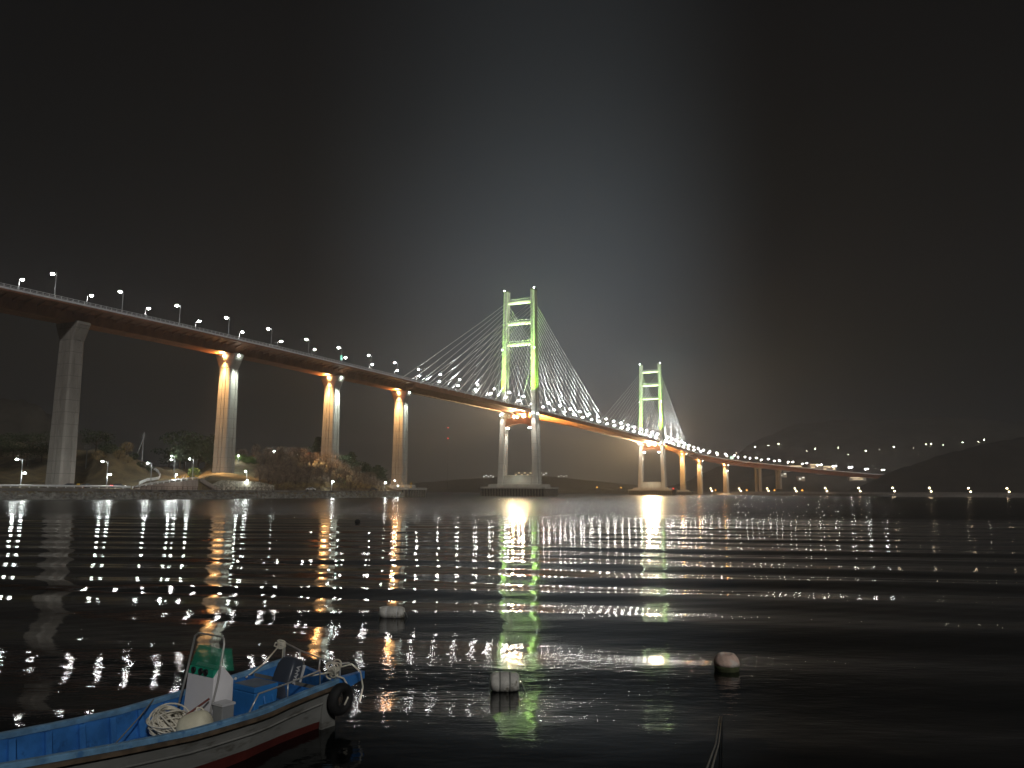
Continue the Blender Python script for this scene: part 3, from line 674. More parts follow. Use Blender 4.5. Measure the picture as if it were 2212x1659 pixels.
# ---------------------------------------------------------------- shore street lamps with a road head and a lower walkway head
two = make_lamp(9.0, 0, [(-1.9, 8.9), (1.0, 4.6)], 'shore_lamp', .40, 'cool', 800); one = make_lamp(8.0, 0, [(-1.6, 7.9)], 'park_lamp', .36, 'cool', 1200); garden = make_lamp(3.2, 0, [(0, 3.3)], 'garden_lamp', .36, 'cool', 1200); low = make_lamp(4.2, 0, [(.5, 4.2)], 'path_lamp', .42, 'cool', 1100)
used = set()
def put(p, loc, rz, label, group, sc=1.0):
    o = p if p.name not in used else copy_tree(p); used.add(p.name)
    o.location = loc; o.rotation_euler = (0, 0, rz); o.scale = (sc, sc, sc); o['label'] = label; o['group'] = group; return o
GS = 'street lamps along the left shore'
put(two, land(43, 7), 0, 'two-headed street lamp by the coast road, left of the dark pier', GS)
put(two, land(229, 7), 0, 'two-headed street lamp by the coast road, right of the dark pier', GS)
put(one, land(324, 22), 0, 'street lamp on the ramp in front of the strutted utility pole', GS)
put(one, land(374, 34), 0, 'left one of two lamps standing before the dark trees behind the ramp', GS)
put(one, land(414, 34), 0, 'right one of two lamps standing before the dark trees behind the ramp', GS)
put(one, land(372, 70), 0, 'small dim lamp behind the left lamp at the dark trees', GS, .8)
put(low, land(377, 9.7, 0), 0, 'low bright lamp on the ramp wall above the promenade', GS, .7)
put(garden, land(511, 62), 0, 'garden lamp beside the orange lit pier above the green hedge', 'garden lamps on the headland')
put(garden, land(588, 78), 0, 'garden lamp in the middle of the headland top', 'garden lamps on the headland')
put(garden, land(639, 80), 0, 'garden lamp nearest the red shrub on the headland', 'garden lamps on the headland', .8)
GP = 'promenade lamps on the headland'
put(two, land(531, 9.6), math.pi / 2, 'two-headed promenade lamp in front of the stone wall', GP, .85)
put(low, land(716, 6), 0, 'promenade lamp beside the pale green bush', GP)
put(low, land(830, 6), 0, 'promenade lamp at the headland tip left of the sea pier', GP)
put(two, land(857, 7), 0, 'two-headed lamp at the foot of the sea pier', GP, .62)

# ---------------------------------------------------------------- utility poles, markers
def upole(loc, h, strut, label, rz=0.0):
    t = thing('utility_pole', loc, label, 'utility pole', 'utility poles by the coast road', rz)
    mb = MB(); mb.tube([(0, 0, -1), (0, 0, h)], [.22, .13], 8)
    if strut: mb.tube([(-4.2, 0, -2), (-.1, 0, h * .8)], [.16, .12], 6)
    mb.build('mast', M['pole'], t)
    for z in (h * .9, h * .82):
        mb = MB(); mb.box((0, 0, z), (2.4, .14, .14)); mb.build('cross_arm', M['pole'], t)
        mb = MB()
        for x in (-1, -.4, .4, 1): mb.lathe([(.07, 0), (.1, .1), (.05, .22)], (x, 0, z + .07), 6)
        mb.build('insulator', M['white'], t)
upole(land(302, 60), 13.5, True, 'strutted utility pole standing on the grassy slope')
upole(land(181, 78), 10.5, False, 'utility pole on the slope just right of the dark pier', .5)
mk = thing('marker_post', (0, 0, 0), '', 'marker post', 'yellow marker posts'); mb = MB(); mb.tube([(0, 0, 0), (0, 0, 1.0)], .09, 6); mb.build('stem', M['black'], mk)
mb = MB(); mb.box((0, 0, 1.15), (.95, .3, .6)); mb.build('reflector', M['yellow'], mk)
for k, (x, d) in enumerate(((134, 26), (146, 26), (168, 26), (178, 26), (372, 23), (386, 30), (403, 30), (422, 24))):
    o = mk if k == 0 else copy_tree(mk); o.location = land(x, d)
    o['label'] = ('yellow marker post at the foot of the dark pier, %s from the left' if k < 4 else 'yellow marker post at the top of the ramp, %s from the left') % nth(k % 4 + 1)
tc_ = thing('traffic_cone', land(394, 30), 'white banded traffic cone between the yellow ramp markers', 'traffic cone'); mb = MB(); mb.lathe([(.35, .1), (.08, 1.3)], n=10); mb.box((0, 0, .05), (.8, .8, .1)); mb.build('cone_body', M['white'], tc_)

# ---------------------------------------------------------------- cars
def car(loc, rz, paint, label, front=True, rear=True, h=1.45):
    t = thing('parked_car', loc, label, 'car', None, rz)
    L, w = 4.3, 1.75; mb = MB()
    prof = [(-2.1, .35), (-2.15, .8), (-1.5, .95), (-.9, h), (.7, h), (1.5, .95), (2.1, .85), (2.15, .4)]
    mb.loft([[(x * .97 if abs(yy) > .8 else x, yy * (.84 if z > 1.1 else 1), z) for x, z in prof] for yy in (-.875, -.8, .8, .875)]); mb.build('body', paint, t, False)
    mb = MB(); mb.loft([[(x, yy, z) for x, z in ((-1.3, 1.0), (-.85, h - .08), (.62, h - .08), (1.25, 1.0))] for yy in (-.885, .885)]); mb.build('side_window', M['carglass'], t)
    for x in (-1.35, 1.35):
        for y in (-.8, .8): 
            mb = MB(); mb.lathe([(.1, -.12), (.32, -.11), (.34, 0), (.32, .11), (.1, .12)], (x, y, .34), 12, axis=(0, 1, 0)); mb.build('wheel', M['rubber'], t, True)
    for y in (-.6, .6):
        if front: mb = MB(); mb.box((2.14, y, .7), (.1, .4, .22)); mb.build('headlight', M['headlight'], t)
        if rear: mb = MB(); mb.box((-2.13, y, .78), (.1, .4, .22)); mb.build('taillight', M['taillight'], t)
car(land(150, 11), math.pi + .3, M['carred'], 'car with bright headlights on the coast road under the dark pier')
car(land(184, 12), -.5, M['carred'], 'dark car with red tail lights right of the headlight car')
car(land(254, 12), .9, M['carred'], 'car with red tail lights driving toward the ramp', True, True)
car(land(671, 7.5), .1, M['carwhite'], 'white car parked on the promenade below the brown shrubs', False, False)
car(land(806, 7.5), .2, M['carred'], 'dark car parked at the headland tip near the sea pier', False, False, 1.7)

# ---------------------------------------------------------------- vegetation
def leaves(mb, c, rad, n, sz, up=0.0, lo=.35):
    for _ in range(n):
        d = Vector(rng.normal(size=3)).normalized(); k = rng.uniform(lo, 1) ** .6
        p = Vector((c[0] + d.x * rad[0] * k, c[1] + d.y * rad[1] * k, c[2] + d.z * rad[2] * k))
        a = Vector(rng.normal(size=3)); a.z = a.z * (1 + up) ; a.normalize(); b = a.cross(Vector(rng.normal(size=3))).normalized()
        s1 = sz * rng.uniform(.6, 1.5); s2 = s1 * (.5 if up == 0 else .12)
        mb.add([p - a * s1 - b * s2, p + a * s1 - b * s2 * .4, p + a * s1 * .9 + b * s2 * .5, p - a * s1 * .7 + b * s2], [(0, 1, 2, 3)])
def broadleaf(h, w, foliage, dense=1.0, name='leafy_tree'):
    t = thing(name, (0, 0, 0), '', 'tree'); tr = MB(); cr = MB()
    tr.tube([(0, 0, -.6), (.1, 0, h * .3), (-.1, .1, h * .65), (0, 0, h * .9)], [h * .035, h * .028, h * .018, .03], 7)
    for k in range(9):
        a = rng.uniform(0, 6.28); r = w * rng.uniform(.25, .6); z = h * rng.uniform(.42, .9)
        c = (math.cos(a) * r, math.sin(a) * r, z); tr.tube([(0, 0, z * .6), (c[0] * .6, c[1] * .6, z * .85), c], [h * .014, h * .01, .02], 5)
        leaves(cr, c, (w * .34, w * .34, h * .15), int(95 * dense), h * .034)
    leaves(cr, (0, 0, h * .88), (w * .3, w * .3, h * .13), int(80 * dense), h * .034)
    tr.build('trunk', M['bark'], t); cr.build('crown', foliage, t); return t
def pine(h, w):
    t = thing('pine_tree', (0, 0, 0), '', 'pine tree'); tr = MB(); cr = MB(); tr.tube([(0, 0, -.6), (.12, 0, h * .5), (0, .1, h)], [h * .028, h * .02, .03], 7)
    for k in range(11):
        z = h * (.32 + .62 * k / 10); r = w * (.5 - .36 * k / 10) * rng.uniform(.7, 1.2); a0 = rng.uniform(0, 6.28)
        for j in range(5):
            a = a0 + j * 1.256 + rng.uniform(-.3, .3); c = (math.cos(a) * r, math.sin(a) * r, z + r * .12); tr.tube([(0, 0, z - r * .2), c], [h * .008, .015], 4); leaves(cr, c, (r * .55 + .2, r * .55 + .2, h * .04), 34, h * .024)
    leaves(cr, (0, 0, h * .97), (w * .1, w * .1, h * .05), 30, h * .02)
    tr.build('trunk', M['bark'], t); cr.build('crown', M['leaf'], t); return t
def shrub(h, w, m_, name='bare_shrub', n=420):
    t = thing(name, (0, 0, 0), '', 'shrub'); tr = MB(); cr = MB()
    for k in range(12):
        a = rng.uniform(0, 6.28); r = w * rng.uniform(.1, .5); tip = Vector((math.cos(a) * r, math.sin(a) * r, h * rng.uniform(.6, 1)))
        mid = Vector((tip.x * .35, tip.y * .35, tip.z * .55)); tr.tube([(0, 0, -.3), mid, tip], [h * .02, h * .013, .012], 4)
        for q_ in range(4):
            e = mid.lerp(tip, rng.uniform(.2, 1)) ; tr.tube([e, e + Vector((rng.normal() * w * .14, rng.normal() * w * .14, h * rng.uniform(.08, .25)))], [h * .009, .01], 3)
    leaves(cr, (0, 0, h * .55), (w * .52, w * .52, h * .46), n, h * .075, up=1.2, lo=.25)
    tr.build('stems', M['bark'], t); cr.build('crown', m_, t); return t
def bush(h, w, m_, name='round_bush', n=420):
    t = thing(name, (0, 0, 0), '', 'bush'); tr = MB(); cr = MB()
    for k in range(5): a = k * 1.25; tr.tube([(0, 0, -.2), (math.cos(a) * w * .25, math.sin(a) * w * .25, h * .6)], [h * .03, .02], 4)
    leaves(cr, (0, 0, h * .5), (w * .5, w * .5, h * .5), n, h * .07, lo=.6)
    tr.build('stem', M['bark'], t); cr.build('crown', m_, t); return t
def scatter(protos, spots, label, group, jit=.2):
    for k, (x, d) in enumerate(spots):
        p = protos[k % len(protos)]; o = p if p.name not in used else copy_tree(p); used.add(p.name)
        s_ = random.uniform(1 - jit, 1 + jit); o.location = land(x, d, -.1); o.scale = (s_, s_, s_ * random.uniform(.85, 1.15)); o.rotation_euler = (0, 0, random.uniform(0, 6.28))
        o['label'] = label if isinstance(label, str) else label[k]
        if group: o['group'] = group
# big dark trees behind the ramp
scatter([broadleaf(15, 13, M['leaf'], 1.3), broadleaf(12, 11, M['leaf'], 1.3)], [(425, 100), (395, 108), (450, 86), (362, 112), (412, 74), (440, 66), (385, 80)], 'dark leafy tree in the grove behind the ramp road', 'grove behind the ramp')
scatter([bush(4.6, 5.2, M['bush'])], [(416, 40)], 'single round clipped green bush beside the ramp lamps', None, 0)
hd1 = [bush(3.0, 5.0, M['bush'], 'hedge_bush', 500)]
scatter(hd1, [(512 + 9 * k, 66 - .5 * k + (k % 2) * 3) for k in range(8)], 'bright green bush in the hedge right of the orange lit pier', 'green hedge bushes on the headland', .12)
cl = bush(.9, 3.8, M['leaf'], 'clipped_shrub', 300)
scatter([cl], [(446, 22), (440, 16), (520, 27), (526, 19)], ['flat clipped shrub on the lawn left of the lit pier, upper', 'flat clipped shrub on the lawn left of the lit pier, lower', 'flat clipped shrub on the lawn right of the lit pier, upper', 'flat clipped shrub on the lawn right of the lit pier, lower'], 'clipped shrubs on the pier lawn', .05)
scatter([pine(12, 8), pine(10, 7)], [(684, 74), (757, 60)], ['dark pine just left of the middle lit pier', 'dark pine just right of the middle lit pier'], None, .05)
scatter([pine(8.5, 7.5), broadleaf(8, 8, M['leaf'], 1.1)], [(790, 46), (806, 36), (815, 44), (775, 38), (822, 30), (742, 48)], 'dark tree on the right end of the headland', 'dark trees at the headland end')
sh = [shrub(5.2, 6, M['twig']), shrub(4.4, 5.6, M['twig']), shrub(5.8, 5.2, M['twig']), shrub(3.6, 5, M['twig'])]
spots = []
for x in range(560, 836, 15):
    top = float(np.interp(x, (560, 620, 700, 780, 836), (70, 72, 62, 44, 26)))
    for d in np.arange(15 + (x % 4), top, 8.2): spots.append((x + random.uniform(-7, 7), d + random.uniform(-3, 3)))
random.shuffle(spots)
scatter(sh, spots, 'bare brown shrub covering the headland slope above the promenade', 'bare brown shrubs on the headland slope', .3)
scatter([shrub(3.2, 4.6, M['twig_yellow'], 'dry_shrub')], [(x + random.uniform(-4, 4), 12.5 + random.uniform(-1, 2)) for x in range(598, 836, 13)], 'dry yellow brown shrub at the back of the promenade', 'dry shrubs along the promenade')
scatter([bush(4.0, 4.5, M['bush'], 'pale_bush')], [(736, 17)], 'pale green bush lit by the promenade lamp', None, 0)
scatter([bush(2.6, 3, mat('red_leaves', (.45, .10, .05), .8), 'red_shrub')], [(666, 76)], 'small red shrub on the headland top', None, 0)  # red is the base colour of the leaves
scatter(sh, [(x, d) for x in (520, 548, 575, 600, 622, 655, 700) for d in (88, 100)], 'bare shrub along the far rim of the headland top', 'bare shrubs on the headland rim', .25)
scatter([shrub(4, 5, M['twig_yellow'], 'slope_shrub'), bush(3, 4.4, M['leaf'], 'slope_bush')], [(206, 64), (220, 66), (236, 68), (252, 66), (268, 64), (284, 60), (214, 58), (232, 60), (250, 58), (300, 56), (272, 56), (318, 58)], 'scrubby bush on the cut slope right of the dark pier', 'bushes on the cut slope', .3)
scatter([broadleaf(9, 9, M['leaf'], 1.0, 'dark_tree')], [(-40, 92), (-8, 86), (22, 90), (52, 84), (84, 88), (112, 82), (8, 110), (62, 112), (200, 100)], 'dark tree on the unlit slope behind the dark pier', 'dark trees behind the coast road')

# ---------------------------------------------------------------- far hills
def hill(name, prof, D0, D1, D2, amp=4.0, m_=None):
    xs_ = np.arange(prof[0][0], prof[-1][0] + 1, 14.0); ts = [0, .12, .25, .4, .55, .7, .85, 1.0, 1.3, 1.7]
    mb = MB(); n = len(ts)
    def z_at(x, t): 
        zr = at(x, float(np.interp(x, [a for a, b in prof], [b for a, b in prof])), D1).z
        s_ = t if t <= 1 else max(0, 1 - (t - 1) / .7)
        return zr * (s_ ** .9) + (amp * math.sin(x * .06 + t * 5) * .5 + amp * .5 * math.sin(x * .17 + t * 9)) * min(s_ * 3, 1) * (1 - .5 * (t == 1.0)) - (3 if s_ == 0 else 0)
    def D_at(t): return D0 + (D1 - D0) * t if t <= 1 else D1 + (D2 - D1) * (t - 1) / .7
    mb.add([side(x, D_at(t), z_at(x, t)) for x in xs_ for t in ts], [(i * n + j, (i + 1) * n + j, (i + 1) * n + j + 1, i * n + j + 1) for i in range(len(xs_) - 1) for j in range(n - 1)])
    o = mb.build(name, m_ or M['hillside'], None, True); kind(o, 'structure')
    def surf(x, y):                     # where the ray of pixel (x, y) meets the front slope
        best = min(np.linspace(0, 1, 161), key=lambda t: abs(at(x, y, D_at(t)).z - z_at(x, t))); return side(x, D_at(best), z_at(x, best))
    return surf
s_far = hill('far_hill', [(1380, 1062), (1480, 1042), (1560, 1004), (1640, 950), (1720, 918), (1800, 908), (1900, 908), (2000, 903), (2060, 902), (2150, 908), (2260, 915), (2420, 930), (2600, 960), (2760, 1030)], 1420, 1740, 2200, 5)
s_vil = hill('village_slope', [(1540, 1062), (1600, 1040), (1680, 1020), (1760, 1012), (1840, 1018), (1930, 1040), (2000, 1058)], 1370, 1412, 1440, 2)
s_cape = hill('right_cape_hill', [(1830, 1062), (1880, 1040), (1930, 1018), (1990, 998), (2050, 980), (2120, 962), (2212, 945), (2320, 928), (2450, 930), (2600, 990)], 1010, 1120, 1350, 3, mat('dark_hillside', (.026, .021, .018), 1.0, vary=.5, scale=.05))
s_low = hill('low_far_shore', [(760, 1058), (860, 1046), (960, 1038), (1080, 1030), (1160, 1027), (1240, 1034), (1330, 1044), (1450, 1052), (1560, 1060)], 2150, 2350, 2500, 3)
hill('left_dark_hill', [(-320, 880), (-160, 858), (-60, 855), (20, 862), (70, 880), (120, 905), (180, 950), (250, 985), (330, 1004), (420, 1020)], 520, 640, 760, 5)
# right shore road embankment
mb = MB(); X = list(range(1430, 2500, 20)); DR = lambda x: float(np.interp(x, (1430, 1560, 1700, 1830, 1900, 2212, 2500), (1190, 1270, 1150, 960, 900, 860, 820)))
sec = [(0, -1), (2.5, 2.6), (3, 2.9), (14, 2.9), (40, 5.5)]
mb.add([side(x, DR(x) + d, z) for x in X for d, z in sec], [(i * 5 + j, (i + 1) * 5 + j, (i + 1) * 5 + j + 1, i * 5 + j + 1) for i in range(len(X) - 1) for j in range(4)]); kind(mb.build('far_shore_road', M['wall'], None, True), 'structure')
fs = make_lamp(7.2, 0, [(-1.2, 7.2), (.8, 3.4)], 'far_shore_lamp', .75, 'warmwhite'); fo = make_lamp(4.6, 0, [(.6, 4.6)], 'sodium_lamp', .95, 'sodium')
for k, x in enumerate((1537, 1599, 1659, 1719, 1785, 1857, 1931, 2010, 2095, 2178)):
    put(fs, side(x, DR(x) + 8, 2.9), 0, f'white two-headed lamp on the far shore road, {nth(k + 1)} from the left', 'white lamps on the far shore road')
for k, x in enumerate((1289, 1341, 1545, 1612, 1672, 1732)):
    D_ = DR(x) + 5 if x > 1430 else 1650
    put(fo, side(x, D_, 2.9 if x > 1430 else 6), 0, f'orange sodium lamp on the far shore, {nth(k + 1)} from the left', 'orange lamps on the far shore', 1.0 if x > 1430 else 1.5)
ln = hill('low_near_shore', [(1180, 1064), (1230, 1059), (1300, 1055), (1420, 1056), (1500, 1060), (1560, 1064)], 1600, 1680, 1740, 1)
hl = make_lamp(6.5, 0, [(-.8, 6.5)], 'hill_lamp', .62, 'hilllamp')
HL = [(1593, 967), (1636, 967), (1664, 961), (1687, 961), (1747, 971), (1766, 970), (1817, 970), (1837, 980), (1876, 976), (1906, 970), (1938, 969), (1980, 966), (2008, 961), (2020, 961), (2045, 959), (2088, 957), (2122, 953), (2136, 953), (2178, 950), (2208, 947)]
for k, (x, y) in enumerate(HL):
    p = s_far(x, y + 6); put(hl, p, 0, f'pale yellow lamp on the dark hillside road, {nth(k + 1)} from the left', 'lamps along the hillside road', (.6, 1.15, .75, 1.3, .5, .9, 1.2)[k % 7])
# village buildings on the far bank
def block(loc, w, d, h, lit, label, rz=0.0, wm='window', name='house', rows=2, face=None):
    t = thing(name, loc, label, 'building', None, rz); mb = MB(); mb.box((0, 0, h / 2 - 1), (w, d, h + 2)); mb.build('wall', M['house'], t)
    mb = MB(); mb.box((0, 0, h + .3), (w + 1, d + 1, .6), top=(.8, .8)); mb.build('roof', M['roof'], t)
    for i in range(lit):
        mb = MB(); cw = w / max(lit, 1); z = h * (.3 + .4 * (i % rows) / max(rows - 1, 1)); mb.box((-w / 2 + cw * (i + .5), -d / 2 - .06, z), (cw * .62, .12, h * .26)); mb.build('window', M[wm], t)
    if face: mb = MB(); mb.box((0, -d / 2 - .08, h * .8), (w * .9, .16, h * .2)); mb.build('glowing_fascia', M['amber'], t)  # emissive strip stands in for lamplight on the facade
for k, (x, y, w, h, lit, wm, fc) in enumerate(((1718, 1010, 24, 9, 3, 'amber', 1), (1698, 1008, 12, 7, 2, 'window', 0), (1762, 1010, 22, 9, 2, 'amber', 1), (1791, 1013, 24, 8, 3, 'amber', 1), (1851, 1034, 30, 5, 1, 'amber', 1), (1690, 1026, 14, 6, 2, 'window', 0), (1730, 1034, 12, 6, 2, 'window', 0), (1771, 1020, 12, 5, 1, 'window', 0))):
    p = s_vil(x, y + 3); p.y -= 2; block(p, w, 9, h, lit, ('amber lit building' if fc else 'small dark house with lit windows') + f' on the far bank slope, {nth(k + 1)} of the village', 0, wm, 'village_building', 2, fc)
for k, (x, y, w, h, lit, wm) in enumerate(((1055, 1010, 46, 16, 5, 'window'), (1130, 1012, 70, 22, 6, 'amber'), (1171, 1006, 42, 18, 4, 'window'), (1215, 1013, 40, 8, 4, 'window'), (1196, 1056, 12, 6, 2, 'window'), (1240, 1056, 16, 6, 2, 'amber'))):
    p = s_low(x, y + 6) if y < 1040 else side(x, 2140, 2); block(p, w * .75, 14, h * .6, lit, f'distant building with lit windows under the bridge, {nth(k + 1)} from the left', 0, wm, 'distant_building', 2)
# tall mast with red lights far behind
p = side(966, 1900, 0); t = thing('radio_mast', p, 'slender far mast carrying two tiny red lights between the sea pier and the near tower', 'mast'); mb = MB(); mb.tube([(0, 0, -2), (0, 0, at(966, 919, 1900).z)], [.6, .25], 6); mb.build('mast_pole', M['black'], t)
for y in (924, 947): mb = MB(); mb.ball((0, -1.2, at(966, y, 1900).z), 1.0, 6); mb.build('red_light', M['red'], t)
# marker beacon on the sea pier platform, dolphin by the far tower
t = thing('beacon_post', F(-170, 9, 5.2 - road(-170)), 'small yellow cross-shaped beacon on the sea pier platform', 'beacon'); mb = MB(); mb.box((0, -5, .3), (.8, .8, .6)); mb.box((0, -5, 1.9), (.3, .3, 3.0)); mb.box((0, -5, 2.3), (1.3, .35, .35)); mb.build('cross', M['yellow'], t)
p = side(1456, 948, 0); t = thing('mooring_dolphin', p, 'dark mooring pile with a red light beside the far tower platform', 'pile'); mb = MB(); mb.lathe([(2.3, -3), (2.3, 6.5), (1.9, 6.8), (.4, 6.9)], n=14); mb.build('pile_body', M['rubber'], t)
mb = MB(); mb.ball((-1.0, -1.5, 8.0), .5, 8); mb.build('red_light', M['red'], t)
# green signs on the deck
def sign(s_, off, w, h, z, label, kindname='road_sign'):
    t = thing(kindname, F(s_, off), label, 'road sign', None, -HD); mb = MB(); mb.tube([(0, 0, 0), (0, 0, z + h)], .12, 6); mb.build('post', M['pole'], t); mb = MB(); mb.box((0, -.15, z + h / 2), (w, .12, h)); mb.build('sign_panel', M['green'], t)
sign(-241, 9.8, 1.0, 2.4, 2.2, 'tall narrow green lit sign on the deck left of the middle pier')
sign(-250, -9.4, 2.4, 1.0, 1.2, 'low green lit sign at the far deck edge left of the narrow one')
sign(771, -9, 6.0, 4.0, 5.0, 'large green lit road sign over the far approach')

# ---------------------------------------------------------------- moored fishing boat
BO = Vector((-5.18, 8.37, 0)); BA = Vector((.563, .826, 0)).normalized(); BB = Vector((-BA.y, BA.x, 0))
def Q(al, pe, z): v = BA * al + BB * pe; return Vector((v.x, v.y, z))
M.update(
    hull_paint=mat('grey_white_hull_paint', (.20, .20, .185), .6, vary=.2, scale=1.2, stain=((.11, .105, .09), 2.2, .54), stretch=(1, 1, 3)),
    red_paint=mat('red_bottom_paint', (.10, .014, .010), .7, vary=.3, scale=2),
    blue=mat('faded_blue_paint', (.04, .185, .50), .5, vary=.28, scale=2.2, stain=((.02, .08, .22), 3.0, .55), bump=.1),
    pale_blue=mat('pale_blue_gunwale', (.16, .33, .52), .55, vary=.3, scale=4, stain=((.07, .2, .42), 5, .55)),
    wood=mat('brown_rub_strip', (.12, .085, .055), .7, vary=.4, scale=6),
    console=mat('white_fibreglass', (.88, .86, .87), .5, vary=.06, scale=1.5, stain=((.62, .60, .58), 3.2, .60), stretch=(1, 1, .5)),
    rope=mat('cream_rope', (.78, .73, .60), .85, vary=.2, scale=14, bump=.4, bscale=60),
    darkrope=mat('grey_rope', (.22, .22, .2), .9),
    motor=mat('dark_grey_cowling', (.055, .065, .085), .35, vary=.12), silver=mat('silver_decal', (.62, .62, .62), .4),
    foam=mat('cream_float_plastic', (.86, .81, .60), .6, vary=.12, scale=3, bump=.25, bscale=10), teal=mat('teal_tape', (.03, .28, .25), .5),
    stainless=mat('stainless_tube', (.60, .59, .56), .35, .5),
    cooler=mat('blue_cooler_plastic', (.035, .20, .52), .45, vary=.12, scale=3), lid=mat('dusty_cooler_lid', (.16, .20, .26), .7, vary=.2, scale=4),
    styro=mat('weathered_foam', (.66, .64, .58), .85, vary=.2, scale=5, stain=((.27, .25, .19), 4.5, .54), bump=.35, bscale=14),
    pinkfoam=mat('faded_orange_foam', (.80, .58, .47), .85, vary=.2, scale=4, stain=((.78, .70, .62), 3, .46), bump=.4, bscale=12), algae=mat('algae', (.06, .07, .03), .9, vary=.4, scale=6),
)
gt = bpy.data.materials.new('green_acrylic'); gt.use_nodes = True; b_ = gt.node_tree.nodes['Principled BSDF']; b_.inputs['Base Color'].default_value = (.03, .34, .20, 1); b_.inputs['Roughness'].default_value = .2; b_.inputs['Alpha'].default_value = .5
M['acrylic'] = gt
M['acrylic_dark'] = mat('green_panel', (.03, .42, .26), .4)
boat = thing('fishing_boat', BO, 'blue open fishing boat with white steering console moored in the foreground', 'boat')
AL = list(np.arange(-4.2, 4.01, .3)) + [4.05]
near = lambda a: float(np.interp(a, (-4.2, -3.2, -2, -1, 0, 1, 2, 2.7, 3.3, 3.8, 5), (.26, -.06, -.28, -.42, -.49, -.52, -.54, -.50, -.39, -.33, -.30)))
farp = lambda a: float(np.interp(a, (-4.2, -3.2, -2, .3, 1.4, 2.95, 4.6, 5), (.30, .42, .52, .74, .92, 1.24, 1.31, 1.32)))
zg = lambda a: float(np.interp(a, (-4.2, -2, 0, 1, 1.8, 3, 4, 4.6, 5), (1.08, .90, .74, .66, .61, .60, .66, .71, .74)))
def hullsec(a, inset=0.0):
    n, f_, z = near(a), farp(a), zg(a); w = f_ - n; k = min(1, w / 1.2)
    return [Q(a, n - .02, z - .04), Q(a, n + .02 * k, z - .22), Q(a, n + .025 * k, z - .25), Q(a, n + .06 * k, .16), Q(a, n + .13 * k, 0), Q(a, n + .3 * k, -.16), Q(a, f_ - .3 * k, -.16), Q(a, f_ - .13 * k, 0), Q(a, f_ - .06 * k, .16), Q(a, f_ - .025 * k, z - .25), Q(a, f_ - .02 * k, z - .22), Q(a, f_ + .02, z - .04)]
mb = MB(); rings = [hullsec(a) for a in AL]; mb.loft(rings, 0, True, False); ho = mb.build('hull', [M['hull_paint'], M['red_paint']], boat, False)
for p in ho.data.polygons:
    if p.center.z < .085: p.material_index = 1
mb = MB()
mb.loft([[Q(a, near(a) + .04, zg(a) - .03), Q(a, near(a) + .08, .34), Q(a, near(a) + .12, .23), Q(a, farp(a) - .12, .23), Q(a, farp(a) - .08, .34), Q(a, farp(a) - .04, zg(a) - .03)] for a in AL if -3.6 < a < 3.95], 0, True, False); mb.build('inner_liner', M['blue'], boat)
for fn, sg in ((near, 1), (farp, -1)):
    mb = MB(); mb.loft([[Q(a, fn(a) - .035 * sg, zg(a) - .05), Q(a, fn(a) - .035 * sg, zg(a)), Q(a, fn(a) - .02 * sg, zg(a) + .012), Q(a, fn(a) + .045 * sg, zg(a) + .012), Q(a, fn(a) + .055 * sg, zg(a)), Q(a, fn(a) + .055 * sg, zg(a) - .05)] for a in AL[1:] + ([4.3] if sg > 0 else [4.4, 4.68])]); mb.build('gunwale', M['pale_blue'], boat)
    mb = MB(); mb.loft([[Q(a, fn(a) - .06 * sg, zg(a) - .10), Q(a, fn(a) - .06 * sg, zg(a) - .06), Q(a, fn(a) - .01 * sg, zg(a) - .05), Q(a, fn(a) - .005 * sg, zg(a) - .11)] for a in AL[1:] + ([4.3] if sg > 0 else [4.4, 4.66])]); mb.build('rub_strip', M['wood'], boat)
    # moulded crease along the outside
    mb = MB(); mb.loft([[Q(a, fn(a) + (.012) * sg, zg(a) - .27), Q(a, fn(a) + .0 * sg, zg(a) - .255), Q(a, fn(a) + .012 * sg, zg(a) - .24), Q(a, fn(a) + .04 * sg, zg(a) - .255)] for a in AL[4:] ]); mb.build('hull_moulding', M['hull_paint'], boat)
    # stern side boards past the transom
    mb = MB(); mb.loft([[Q(a, fn(a) + .02 * sg, .0 if sg > 0 else .3), Q(a, fn(a), zg(a) - .03), Q(a, fn(a) + .05 * sg, zg(a) - .03), Q(a, fn(a) + .07 * sg, .0 if sg > 0 else .3)] for a in ((4.03, 4.15, 4.29) if sg > 0 else (4.03, 4.4, 4.66))]); mb.build('stern_side_board', [M['hull_paint'], M['blue']][0 if sg > 0 else 1], boat)
    # frames inside the hull
    for a in np.arange(-3.0, 3.3, .42):
        if sg > 0 and a < -2.6: continue
        mb = MB(); mb.hull([Q(a, fn(a) + .08 * sg, .22), Q(a + .07, fn(a) + .08 * sg, .22), Q(a + .07, fn(a) + .17 * sg, .22), Q(a, fn(a) + .17 * sg, .22), Q(a, fn(a) + .03 * sg, zg(a) - .06), Q(a + .07, fn(a) + .03 * sg, zg(a) - .06), Q(a + .07, fn(a) + .085 * sg, zg(a) - .06), Q(a, fn(a) + .085 * sg, zg(a) - .06)]); mb.build('rib', M['blue'], boat)
mb = MB(); mb.hull([Q(3.8, near(4) + .22, .02), Q(3.9, near(4) + .22, .02), Q(3.9, farp(4) - .22, .02), Q(3.8, farp(4) - .22, .02), Q(3.8, near(4) + .08, .40), Q(3.9, near(4) + .08, .40), Q(3.9, farp(4) - .08, .40), Q(3.8, farp(4) - .08, .40)]); mb.build('transom', M['blue'], boat)
mb = MB()
mb.hull([Q(4.22, -.28, .44), Q(4.30, -.28, .44), Q(4.72, 1.33, .50), Q(4.64, 1.33, .50), Q(4.22, -.28, .70), Q(4.30, -.28, .70), Q(4.72, 1.33, .735), Q(4.64, 1.33, .735)]); mb.build('stern_board', M['blue'], boat)
